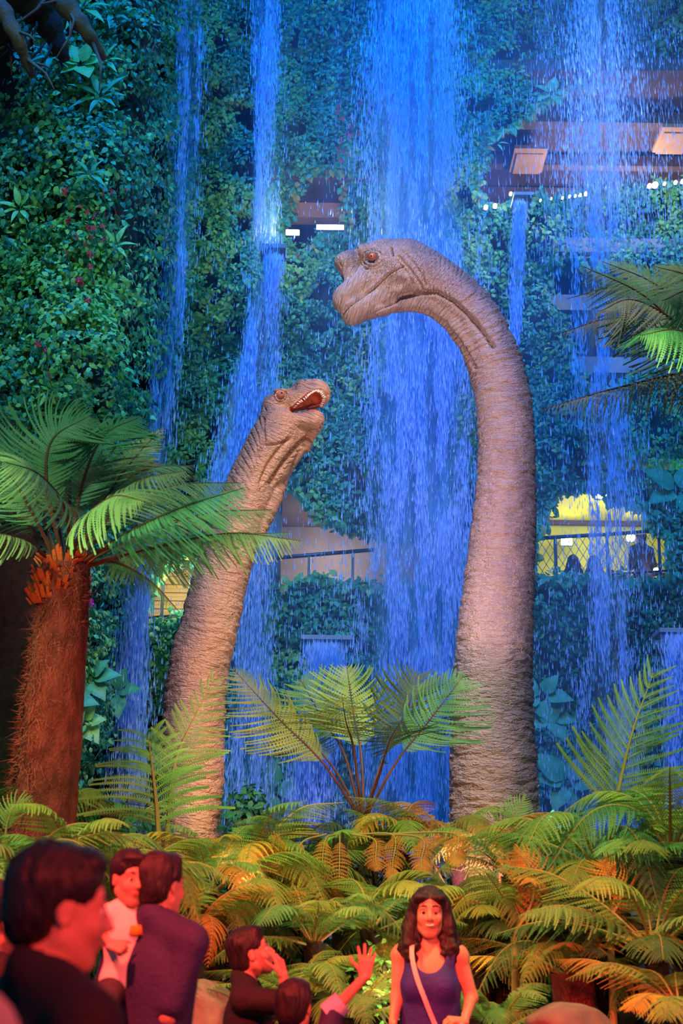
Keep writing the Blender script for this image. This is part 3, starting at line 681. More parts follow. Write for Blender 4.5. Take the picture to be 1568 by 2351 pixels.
# =================================================================== SDF modelling kit
class Fld:
    def __init__(s, lo, hi, h):
        s.lo = np.array(lo, float); s.h = h; s.n = np.ceil((np.array(hi) - s.lo) / h).astype(int) + 1
        s.D = np.full(tuple(s.n), .25, np.float32)
    def sl(s, lo, hi):
        a = np.clip(np.floor((np.array(lo) - s.lo) / s.h).astype(int), 0, s.n); b = np.clip(np.ceil((np.array(hi) - s.lo) / s.h).astype(int) + 1, 0, s.n)
        if np.any(b <= a): return None, None
        ax = [s.lo[i] + s.h * np.arange(a[i], b[i]) for i in range(3)]
        X = np.stack(np.meshgrid(*ax, indexing='ij'), -1).astype(np.float32)
        return tuple(slice(a[i], b[i]) for i in range(3)), X
    def comb(s, sl, d, k, sub):
        o = s.D[sl]
        if sub:
            h = np.clip(.5 - .5 * (d + o) / k, 0, 1); s.D[sl] = o * (1 - h) - d * h + k * h * (1 - h)
        else:
            h = np.clip(.5 + .5 * (o - d) / k, 0, 1); s.D[sl] = o * (1 - h) + d * h - k * h * (1 - h)
    def cone(s, a, b, ra, rb, k=.02, sub=False, flat=None):
        a = np.array(a, float); b = np.array(b, float); m = max(ra, rb) * 1.05 + k + 3 * s.h
        sl, X = s.sl(np.minimum(a, b) - m, np.maximum(a, b) + m)
        if sl is None: return s
        ab = b - a; q = X - a; t = np.clip(q @ ab / (ab @ ab + 1e-9), 0, 1); dv = q - t[..., None] * ab
        if flat: dv = dv / np.array(flat)
        s.comb(sl, np.linalg.norm(dv, axis=-1) - (ra + (rb - ra) * t), k, sub); return s
    def ell(s, c, r, k=.02, sub=False, R=None):
        c = np.array(c, float); r = np.array(r, float) if np.ndim(r) else np.full(3, float(r)); m = r.max() + k + 3 * s.h
        sl, X = s.sl(c - m, c + m)
        if sl is None: return s
        q = X - c
        if R is not None: q = q @ np.asarray(R)      # R columns = local axes
        k0 = np.linalg.norm(q / r, axis=-1); k1 = np.linalg.norm(q / r ** 2, axis=-1) + 1e-9
        s.comb(sl, np.where(k0 < 1e-4, -r.min(), k0 * (k0 - 1) / k1), k, sub); return s
    def clip(s, n, d):
        """keep only where n.x < d"""
        ax = [s.lo[i] + s.h * np.arange(s.n[i]) for i in range(3)]
        X, Y, Z = np.meshgrid(*ax, indexing='ij', sparse=True)
        s.D = np.maximum(s.D, (X * n[0] + Y * n[1] + Z * n[2] - d).astype(np.float32)); return s
    def mesh(s):
        D = s.D; S = D < 0
        S[0] = S[-1] = False; S[:, 0] = S[:, -1] = False; S[:, :, 0] = S[:, :, -1] = False
        D = np.where(S, np.minimum(D, -1e-6), np.maximum(D, 1e-6))
        cs = [(i, j, k) for i in (0, 1) for j in (0, 1) for k in (0, 1)]
        nx, ny, nz = D.shape
        cnt = sum(S[i:nx - 1 + i, j:ny - 1 + j, k:nz - 1 + k].astype(np.int8) for i, j, k in cs)
        idx = np.argwhere((cnt > 0) & (cnt < 8)); cid = np.full(cnt.shape, -1, np.int32); cid[tuple(idx.T)] = np.arange(len(idx))
        val = np.stack([D[idx[:, 0] + i, idx[:, 1] + j, idx[:, 2] + k] for i, j, k in cs], 1)
        acc = np.zeros((len(idx), 3)); num = np.zeros(len(idx))
        for a in range(8):
            for b in range(a + 1, 8):
                ca, cb = np.array(cs[a]), np.array(cs[b])
                if np.abs(ca - cb).sum() != 1: continue
                m = (val[:, a] < 0) != (val[:, b] < 0); t = val[m, a] / (val[m, a] - val[m, b])
                acc[m] += ca + t[:, None] * (cb - ca); num[m] += 1
        V_ = s.lo + s.h * (idx + acc / num[:, None]); F_ = []
        for ax in range(3):
            sh = [slice(None)] * 3; sh2 = [slice(None)] * 3; sh[ax] = slice(0, -1); sh2[ax] = slice(1, None)
            e = np.argwhere(S[tuple(sh)] != S[tuple(sh2)])
            if not len(e): continue
            u, w_ = (ax + 1) % 3, (ax + 2) % 3; q = []
            for du, dw in ((-1, -1), (0, -1), (0, 0), (-1, 0)):
                c_ = e.copy(); c_[:, u] += du; c_[:, w_] += dw; q.append(cid[tuple(c_.T)])
            q = np.stack(q, 1); ins = S[tuple(e.T)]; q[~ins] = q[~ins][:, ::-1]; F_.append(q)
        return V_, np.vstack(F_)
def vnormals(V_, F_):
    fn = np.cross(V_[F_[:, 2]] - V_[F_[:, 0]], V_[F_[:, 3]] - V_[F_[:, 1]]) if F_.shape[1] == 4 else np.cross(V_[F_[:, 1]] - V_[F_[:, 0]], V_[F_[:, 2]] - V_[F_[:, 0]])
    N_ = np.zeros_like(V_)
    for k in range(F_.shape[1]):
        for a in range(3): N_[:, a] += np.bincount(F_[:, k], fn[:, a], len(V_))
    return N_ / (np.linalg.norm(N_, axis=1)[:, None] + 1e-12)
def smooth_v(V_, F_, it=2, lam=.5):
    n = len(V_); e = np.vstack([F_[:, [0, 1]], F_[:, [1, 2]], F_[:, [2, 3]], F_[:, [3, 0]]]) if F_.shape[1] == 4 else np.vstack([F_[:, [0, 1]], F_[:, [1, 2]], F_[:, [2, 0]]])
    e = np.vstack([e, e[:, ::-1]]); deg = np.bincount(e[:, 0], minlength=n)[:, None] + 1e-9
    for _ in range(it):
        A = np.stack([np.bincount(e[:, 0], V_[e[:, 1], a], n) for a in range(3)], 1) / deg
        V_ = V_ + lam * (A - V_)
    return V_

# =================================================================== THE TWO DINOSAURS
def project(V_):
    q = V_ - CAM; z = q @ _f; return W / 2 + F * (q @ _r) / z, H / 2 - F * (q @ _u) / z
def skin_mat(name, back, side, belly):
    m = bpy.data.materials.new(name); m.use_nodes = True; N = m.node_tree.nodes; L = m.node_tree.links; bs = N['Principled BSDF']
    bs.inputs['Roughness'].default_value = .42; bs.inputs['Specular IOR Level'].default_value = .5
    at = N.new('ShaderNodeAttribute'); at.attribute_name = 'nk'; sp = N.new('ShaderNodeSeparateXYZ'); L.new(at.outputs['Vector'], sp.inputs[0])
    r = N.new('ShaderNodeValToRGB'); e = r.color_ramp.elements; e[0].position = .25; e[0].color = (*back, 1); e[1].position = .8; e[1].color = (*belly, 1)  # pale end colours the belly and the painted front highlight
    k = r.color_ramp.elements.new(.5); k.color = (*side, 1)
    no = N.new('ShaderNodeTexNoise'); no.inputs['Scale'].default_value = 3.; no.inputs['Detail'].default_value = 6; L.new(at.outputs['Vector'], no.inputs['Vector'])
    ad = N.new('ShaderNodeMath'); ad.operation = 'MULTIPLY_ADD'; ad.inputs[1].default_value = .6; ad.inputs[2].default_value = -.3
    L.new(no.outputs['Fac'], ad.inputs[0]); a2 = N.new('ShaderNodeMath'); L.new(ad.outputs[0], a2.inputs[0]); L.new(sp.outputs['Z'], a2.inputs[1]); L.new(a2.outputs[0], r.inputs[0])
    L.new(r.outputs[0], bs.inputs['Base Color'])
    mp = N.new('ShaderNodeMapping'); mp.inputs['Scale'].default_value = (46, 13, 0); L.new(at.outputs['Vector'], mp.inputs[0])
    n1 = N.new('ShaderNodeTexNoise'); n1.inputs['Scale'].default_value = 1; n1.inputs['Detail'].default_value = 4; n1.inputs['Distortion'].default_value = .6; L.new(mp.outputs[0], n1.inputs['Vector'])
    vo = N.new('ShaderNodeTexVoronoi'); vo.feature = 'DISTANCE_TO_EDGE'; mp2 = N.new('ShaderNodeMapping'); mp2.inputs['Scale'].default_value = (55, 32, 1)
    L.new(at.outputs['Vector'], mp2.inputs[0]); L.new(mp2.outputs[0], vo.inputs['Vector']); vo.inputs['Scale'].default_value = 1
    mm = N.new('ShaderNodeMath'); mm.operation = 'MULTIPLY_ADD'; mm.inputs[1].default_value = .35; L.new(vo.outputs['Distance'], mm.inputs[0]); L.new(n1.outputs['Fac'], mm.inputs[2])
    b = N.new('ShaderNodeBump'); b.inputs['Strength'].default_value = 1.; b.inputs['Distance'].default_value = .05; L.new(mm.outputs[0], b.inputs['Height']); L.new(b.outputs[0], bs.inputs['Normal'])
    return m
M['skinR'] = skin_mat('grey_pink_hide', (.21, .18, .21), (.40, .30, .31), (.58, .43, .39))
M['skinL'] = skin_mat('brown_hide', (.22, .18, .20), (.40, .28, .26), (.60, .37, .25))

def polyd(px, py, line):
    d = np.full(px.shape, 1e9)
    for (ax, ay), (bx, by) in zip(line[:-1], line[1:]):
        vx, vy = bx - ax, by - ay; t = np.clip(((px - ax) * vx + (py - ay) * vy) / (vx * vx + vy * vy + 1e-9), 0, 1)
        d = np.minimum(d, np.hypot(px - ax - t * vx, py - ay - t * vy))
    return d
def catmull(p, n):
    p = np.array(p, float); q = np.vstack([2 * p[0] - p[1], p, 2 * p[-1] - p[-2]]); out = []
    for t in np.linspace(0, len(p) - 1 - 1e-6, n):
        i = int(t); u = t - i; a, b, c_, d = q[i:i + 4]
        out.append(.5 * (2 * b + (c_ - a) * u + (2 * a - 5 * b + 4 * c_ - d) * u * u + (3 * b - a - 3 * c_ + d) * u ** 3))
    return np.array(out)

def dinosaur(name, label, Yp, neck, headfn, carves, hz, nbox, hbox, side, mskin, cav, wr=1.0):
    """neck: rows (px, py, half width px, dy); headfn(field, Z) adds the skull; side: +1 when the throat faces picture left"""
    nk = catmull(neck, 90); C = P(nk[:, 0], nk[:, 1], Yp + nk[:, 3]); R_ = np.array([nk[i, 2] * MP(nk[i, 0], nk[i, 1], Yp) for i in range(90)])
    S_ = np.concatenate([[0], np.cumsum(np.linalg.norm(np.diff(C, axis=0), axis=1))]); T_ = np.gradient(C, axis=0); T_ /= np.linalg.norm(T_, axis=1)[:, None]
    def make(lo, hi, h):
        f = Fld(lo, hi, h)
        for i in range(89):
            f.cone(C[i], C[i + 1], R_[i], R_[i + 1], .004)
        headfn(f); return f.mesh()
    Vn, Fn = make(*nbox, .0125); Vh, Fh = make(*hbox, .0068)
    ccut = hz[0]; ncut = np.array(hz[1])          # plane that separates neck mesh from the fine head mesh
    def keep(V_, F_, sign):
        d = (V_[F_].mean(1) - ccut) @ ncut * sign; F_ = F_[d > -.03]; u, inv = np.unique(F_, return_inverse=True); return V_[u], inv.reshape(F_.shape)
    Vn, Fn = keep(Vn, Fn, -1); Vh, Fh = keep(Vh, Fh, 1)
    Vh = smooth_v(Vh, Fh, 2, .4); Vn = smooth_v(Vn, Fn, 2, .4)
    V_ = np.vstack([Vn, Vh]); F_ = np.vstack([Fn, Fh + len(Vn)])
    N_ = vnormals(V_, F_)
    # neck coordinates of every vertex
    s = np.zeros(len(V_)); th = np.zeros(len(V_)); rad = np.zeros(len(V_))
    for a in range(0, len(V_), 20000):
        q = V_[a:a + 20000]; d2 = ((q[:, None, [0, 2]] - C[None][:, :, [0, 2]]) ** 2).sum(-1); j = d2.argmin(1)
        dv = q - C[j]; al = (dv * T_[j]).sum(1); s[a:a + 20000] = S_[j] + al; dv = dv - al[:, None] * T_[j]
        X1 = np.cross(T_[j], [0, 1, 0]); th[a:a + 20000] = np.arctan2((dv * X1).sum(1), -dv[:, 1]); rad[a:a + 20000] = R_[j]
    L0 = S_[-1]; hd = np.clip((s - (L0 - .9)) / .5, 0, 1)
    circ = th * np.maximum(rad, .25)
    w1 = fbm(s * 13 + 1.6 * fbm(s * 3, circ * 3, 2), circ * 2.6, 1, 3); w2 = fbm(s * 34, circ * 7 + 40, 5, 2)
    fold = np.abs(2 * w1 - 1); fold2 = np.abs(2 * w2 - 1)
    disp = wr * ((.058 - .012 * np.clip(s / 6, 0, 1)) * np.clip(fold, 0, .35) - .010 + .016 * np.clip(fold2, 0, .5)) * (1 - .8 * hd)
    disp += (.006 * (fbm(V_[:, 0] * 12, V_[:, 1] * 12, V_[:, 2] * 12, 3) - .5)) * hd
    Vm = V_.copy(); Vm[:, 1] = Yp - np.abs(V_[:, 1] - Yp); px, py = project(Vm)
    face = np.clip(np.abs(N_[:, 1]) * 2.2, 0, 1)
    one = np.clip(-N_[:, 1] * 3, 0, 1)
    for line, wd, dp, both in carves:
        d = polyd(px, py, line); disp = disp - 1.5 * dp * np.exp(-(d / wd) ** 2) * (face if both else one * (V_[:, 1] < Yp + .3))
    V2 = V_ + N_ * disp[:, None]
    mi = np.zeros(len(F_), int)
    if cav is not None:
        fc = V_[F_].mean(1); fn_ = N_[F_[:, 0]]
        for a, b, ra, rb in cav:
            ab = b - a; t = np.clip((fc - a) @ ab / (ab @ ab), 0, 1); d = np.linalg.norm(fc - a - t[:, None] * ab, axis=1) - (ra + (rb - ra) * t)
            inw = ((a + t[:, None] * ab - fc) * fn_).sum(1) > 0
            mi[(np.abs(d) < .02) & inw] = 1
    root = thing(name, (C[0][0], Yp, ground_z(C[0][0], Yp)), label, 'dinosaur statue', None)
    rl = np.array(root.location)
    me = raw_mesh('body', V2 - rl, F_, [mskin, M['mouth']], True, mi)
    belly_highlight = -side * N_[:, 0] * .5 + .5 - N_[:, 1] * .15 - N_[:, 2] * .25 - .02  # belly colour, plus a highlight stripe painted on the side facing the camera
    at = me.attributes.new('nk', 'FLOAT_VECTOR', 'POINT'); at.data.foreach_set('vector', np.stack([s, circ, np.clip(belly_highlight, 0, 1)], 1).astype(np.float32).ravel())
    link('body', me, root)
    return root, V2, rl
def front(V_, px, py, r=3.0):
    a, b = project(V_); m = np.hypot(a - px, b - py) < r
    if not m.any(): return None
    q = V_[m]; return q[q[:, 1].argmin()]
def eyeball(root, rl, c, r, ic=M['amber'], look=(-.25, -1, -.35)):
    """eye built from a white, an amber iris and a dark pupil, all real caps"""
    def cap(rad, off, m_, nm, par):
        th = np.linspace(0, .5 * np.pi, 8); ph = np.linspace(0, 2 * np.pi, 20, endpoint=False)
        v_ = [[rad * math.sin(t) * math.cos(p), rad * math.sin(t) * math.sin(p), off * math.cos(t)] for t in th for p in ph]
        f = [[i * 20 + j, i * 20 + (j + 1) % 20, (i + 1) * 20 + (j + 1) % 20, (i + 1) * 20 + j] for i in range(7) for j in range(20)]
        return link(nm, raw_mesh(nm, v_, np.array(f), [m_], True), par)
    q = Vector(look).to_track_quat('Z', 'Y'); e = cap(r, r, M['hairlid'], 'eye', root); e.location = Vector(c - rl); e.rotation_euler = q.to_euler()
    i = cap(r * .72, r * .80, ic, 'iris', e); i.location = (0, 0, r * .26)
    p_ = cap(r * .26, r * .25, M['iris'], 'pupil', e); p_.location = (0, 0, r * .87)
M['hairlid'] = mat('eye_rim', (.40, .16, .13), rough=.3)

# ---- tall dinosaur on the right
YR = 14.0
def Z1(x, y, d=0): return P(740 + x * .3444, 520 + y * .3444, YR + d * .3444 * MP(900, 660, YR))
u1 = .3444 * MP(900, 660, YR)
neckR = [(1130, 2240, 150, 0), (1134, 2050, 122, 0), (1136, 1900, 105, 0), (1133, 1750, 99, 0), (1131, 1600, 91, 0), (1137, 1450, 86, 0), (1149, 1300, 78, 0), (1160, 1150, 69, 0), (1163, 1050, 65.5, 0),
         (1159, 945, 64, 0), (1141, 855, 63, 0), (1109, 772, 61, 0), (1069, 712, 62, 0), (1015, 667, 66, 0), (965, 640, 72, 0), (925, 625, 70, 0)]
def headR(f):
    c = lambda a, b, ra, rb, k=30, **q: f.cone(Z1(*a), Z1(*b), ra * u1, rb * u1, k * u1, **q)
    e = lambda a, r, k=30, **q: f.ell(Z1(*a), np.array(r) * u1, k * u1, **q)
    c((560, 255, 0), (440, 245, 0), 172, 158, 40)
    e((400, 215, 0), (150, 130, 122), 35)
    c((470, 360, -20), (300, 400, 0), 112, 92, 40); c((470, 360, 20), (300, 400, 0), 112, 92, 40)
    c((380, 300, 0), (170, 460, 0), 105, 82, 40, flat=(1, 1.15, 1))
    e((152, 488, 0), (86, 80, 96), 25)
    c((490, 430, -35), (240, 550, -10), 88, 76, 30); c((490, 430, 35), (240, 550, 10), 88, 76, 30)
    e((205, 575, 0), (80, 68, 88), 25)
    c((215, 560, 0), (420, 540, 0), 74, 56, 40)
    e((172, 238, 0), (92, 82, 74), 22)
    c((170, 250, 0), (200, 350, 0), 70, 66, 24); c((190, 215, 0), (300, 200, 0), 55, 70, 22)
    c((275, 165, -58), (400, 150, -70), 52, 46, 24); c((275, 165, 58), (400, 150, 70), 52, 46, 24)
    e((128, 372, 0), (26, 24, 120), 14, sub=True)
    for sg in (-1, 1):
        c((232, 150, sg * 75), (226, 270, sg * 80), 12, 12, 14, sub=True)
        e((332, 212, sg * 138), (40, 40, 40), 18, sub=True)
        e((345, 178, sg * 118), (60, 22, 22), 14); e((335, 262, sg * 112), (52, 18, 18), 14)
    # loose skin of the throat running from the jaw down the inside of the neck
    th = [(380, 560), (500, 520), (620, 505), (740, 530), (850, 610), (930, 700), (1000, 800), (1060, 900), (1110, 1010)]
    rr = [38, 52, 62, 66, 68, 74, 78, 82, 84]
    for (a, b, ra, rb) in zip(th[:-1], th[1:], rr[:-1], rr[1:]):
        c((*a, -50), (*b, -50), ra, rb, 10); c((*a, 50), (*b, 50), ra, rb, 10)
z1 = lambda L_: [(740 + x * .3444, 520 + y * .3444) for x, y in L_]
ring = lambda x, y, r, a0=0, a1=360: [(x + r * math.cos(math.radians(a)), y + r * .85 * math.sin(math.radians(a))) for a in range(a0, a1 + 1, 15)]
carR = [(z1([(120, 600), (150, 565), (180, 530), (260, 475), (360, 400), (450, 312), (545, 262)]), 2.0, .020, True),
        (z1([(165, 520), (260, 455), (355, 383), (440, 300)]), 3.2, -.010, True),
        (z1([(420, 520), (520, 470), (620, 445), (760, 440), (870, 498), (960, 580), (1060, 690), (1140, 800)]), 5.0, .050, True),
        (z1([(330, 575), (420, 535), (500, 505)]), 3, .02, True),
        (z1([(700, 575), (800, 640), (890, 740), (960, 850), (1010, 940)]), 5, .025, True),
        (z1([(510, 200), (590, 290), (650, 380), (668, 410)]), 3.0, .016, True), (z1([(530, 160), (610, 240), (650, 300), (690, 385)]), 3.0, .014, True),
        (z1([(500, 230), (560, 300), (600, 380)]), 3.5, .010, True), (z1([(455, 140), (468, 190)]), 2.3, .035, True),
        (z1([(118, 248), (128, 268)]), 1.8, .02, True), (z1([(270, 272), (300, 282)]), 2, .010, True), (z1([(200, 170), (222, 230), (222, 290), (180, 340)]), 2.4, .014, True),
        (z1(ring(332, 212, 66, 20, 340)), 1.9, .008, True), (z1(ring(332, 212, 52)), 1.6, -.007, True), (z1(ring(332, 212, 88, 40, 180)), 1.9, .006, True),
        (z1([(520, 330), (590, 340), (560, 400), (500, 430)]), 8, -.012, True)]
for i in range(11):   # creases behind the jaw and across the muzzle
    x = 690 + 26 * i; carR.append((z1([(x - 70 + 9 * i, 130 + 10 * i), (x - 25, 260 + 8 * i), (x - 5, 400 + 9 * i)]), 1.7, .009, True))
for i in range(9):
    x = 300 + 24 * i; carR.append((z1([(x, 455 - 12 * i), (x - 18, 500 - 10 * i), (x - 16, 530 - 8 * i)]), 1.3, .006, True))
lo = P(745, 2240, YR); hi = P(1270, 520, YR)
cut = P(1085, 745, YR); ncut = (P(1000, 700, YR) - P(1100, 790, YR)); ncut /= np.linalg.norm(ncut)
# the neck falls below the cut on the far side of the arch, so use a plane leaning with the neck
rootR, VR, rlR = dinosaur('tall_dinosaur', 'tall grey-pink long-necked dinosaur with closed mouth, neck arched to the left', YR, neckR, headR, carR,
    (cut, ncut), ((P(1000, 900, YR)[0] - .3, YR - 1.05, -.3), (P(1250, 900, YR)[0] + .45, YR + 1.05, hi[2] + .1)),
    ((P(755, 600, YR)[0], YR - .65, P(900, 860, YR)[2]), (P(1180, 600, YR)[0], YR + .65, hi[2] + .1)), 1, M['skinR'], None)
ec = front(VR, 740 + 331 * .3444, 520 + 211 * .3444, 5)
eyeball(rootR, rlR, ec + np.array([0, .010, 0]), .047)
eyeball(rootR, rlR, np.array([ec[0], 2 * YR - ec[1] - .010, ec[2]]), .047, look=(-.25, 1, -.2))

# ---- small dinosaur on the left, mouth open
YL = 13.0
u2 = .2806 * MP(680, 950, YL)
def Z2(x, y, d=0): return P(360 + x * .2806, 840 + y * .2806, YL + d * u2)
neckL = [(420, 2260, 105, 0), (430, 2080, 84, 0), (437, 1900, 69, 0), (443, 1790, 69, 0), (444, 1680, 70, 0), (452, 1565, 69, 0), (464, 1500, 68, 0), (480, 1440, 66, 0), (495, 1373, 65, 0),
         (514, 1300, 62, 0), (536, 1235, 58, 0), (556, 1170, 56, 0), (578, 1110, 56, 0), (603, 1062, 57, 0), (628, 1015, 58, 0), (640, 985, 52, 0)]
CAV = []
def headL(f):
    c = lambda a, b, ra, rb, k=26, **q: f.cone(Z2(*a), Z2(*b), ra * u2, rb * u2, k * u2, **q)
    e = lambda a, r, k=26, **q: f.ell(Z2(*a), np.array(r) * u2, k * u2, **q)
    c((930, 520, 0), (960, 340, 0), 110, 92, 40)
    c((1000, 270, -45), (1075, 225, -40), 62, 40); c((1000, 270, 55), (1075, 225, 50), 62, 40)
    c((960, 330, 0), (1110, 270, 0), 95, 80, 30)
    c((1090, 290, 10), (1300, 228, 25), 92, 124, 30)
    e((1200, 178, 0), (88, 74, 70), 30)
    # roof of the open mouth
    c((1130, 380, -60), (1285, 300, -75), 46, 84, 10, sub=True)
    c((1090, 400, -75), (1150, 370, -80), 24, 40, 10, sub=True)
    # lower jaw with its bulb at the tip, both sides
    c((945, 490, -60), (1120, 452, -70), 78, 58, 24); c((1120, 452, -70), (1285, 436, -55), 58, 74, 24); e((1290, 442, -50), (84, 80, 78), 20)
    c((1000, 590, 70), (1190, 640, 90), 90, 82, 30); c((1190, 640, 90), (1330, 470, 60), 60, 42, 24)
    # throat skin
    c((1160, 560, 20), (1040, 700, 10), 88, 100, 30); c((1040, 700, 10), (960, 860, 0), 100, 120, 30); c((1150, 690, 60), (1030, 860, 60), 66, 70, 14)
    c((1030, 860, 60), (930, 1090, 40), 70, 88, 14); c((930, 1090, 40), (820, 1330, 10), 88, 84, 14); c((960, 640, -70), (880, 860, -60), 60, 80, 20)
    e((1010, 247, -112), (34, 34, 30), 12, sub=True); e((1015, 205, -95), (62, 20, 20), 12); e((1000, 290, -92), (46, 15, 15), 10)
z2 = lambda L_: [(360 + x * .2806, 840 + y * .2806) for x, y in L_]
carL = [(z2([(1260, 560), (1160, 650), (1080, 740), (1000, 850), (940, 960)]), 4.5, .045, False),
        (z2([(1080, 600), (990, 700), (930, 780), (890, 860), (850, 960)]), 5, .025, False),
        (z2([(870, 430), (868, 520), (880, 600), (850, 680), (820, 740)]), 3.5, .022, False),
        (z2([(890, 645), (990, 640), (1090, 600)]), 3, .02, False), (z2([(830, 420), (850, 500), (858, 560)]), 2.2, .012, False),
        (z2([(1090, 200), (1120, 190), (1135, 150)]), 3, .012, False), (z2([(1208, 105), (1212, 118)]), 1.8, .02, False), (z2([(885, 348), (890, 360)]), 2, .02, False),
        (z2(ring(1010, 247, 56)), 1.6, .008, False), (z2(ring(1010, 247, 42)), 1.4, -.007, False),
        (z2([(1100, 330), (1180, 265), (1280, 190), (1350, 180), (1400, 230), (1400, 300), (1370, 370)]), 2.6, -.012, False)]
for i in range(10):
    carL.append((z2([(820 - 26 * i, 430 + 62 * i), (850 - 20 * i, 520 + 62 * i), (860 - 14 * i, 640 + 60 * i)]), 2, .010, False))
for i in range(8):
    carL.append((z2([(1250 - 38 * i, 600 + 48 * i), (1180 - 38 * i, 620 + 48 * i), (1110 - 38 * i, 690 + 46 * i)]), 1.5, .008, False))
for a, b, ra, rb in (((1130, 380, -60), (1285, 300, -75), 46, 84), ((1090, 400, -75), (1150, 370, -80), 24, 40)):
    CAV.append((Z2(*a), Z2(*b), ra * u2, rb * u2))
cut = P(585, 1100, YL); ncut = P(640, 990, YL) - P(578, 1110, YL); ncut /= np.linalg.norm(ncut)
hi = P(780, 855, YL)
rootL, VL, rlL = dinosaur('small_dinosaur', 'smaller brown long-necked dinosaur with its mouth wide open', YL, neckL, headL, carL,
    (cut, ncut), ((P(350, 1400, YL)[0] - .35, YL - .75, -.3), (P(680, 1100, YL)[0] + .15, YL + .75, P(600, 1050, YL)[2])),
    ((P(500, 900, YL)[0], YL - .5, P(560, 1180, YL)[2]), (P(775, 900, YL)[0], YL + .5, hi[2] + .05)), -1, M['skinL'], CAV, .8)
ec = front(VL, 360 + 1010 * .2806, 840 + 247 * .2806, 4)
eyeball(rootL, rlL, ec + np.array([0, .008, 0]), .046, M['hairlid'], (.3, -1, .1))
tooth = bpy.data.meshes.new('tooth'); tb = MB(); tb.tube([(0, 0, 0), (0, 0, -.016), (0, 0, -.030)], [.0085, .0075, .003], 7); TM = tb.build('tooth', M['teeth'], None, True, noobj=True)
tpath = catmull([(1118, 352), (1160, 308), (1205, 272), (1250, 236), (1290, 212), (1335, 205), (1368, 232), (1382, 275), (1368, 318), (1345, 352)], 25)
for i, (x, y) in enumerate(tpath):
    q = front(VL, 360 + x * .2806, 840 + y * .2806, 3.2)
    if q is None: continue
    t = link('tooth', TM, rootL); t.location = Vector(q - rlL) + Vector((0, -.002, 0))
    c_ = np.array([1240 - x, 330 - y], float); c_ /= np.linalg.norm(c_)
    d = Vector((c_[0], -.2, -c_[1])); t.rotation_euler = (-d).to_track_quat('Z', 'Y').to_euler()

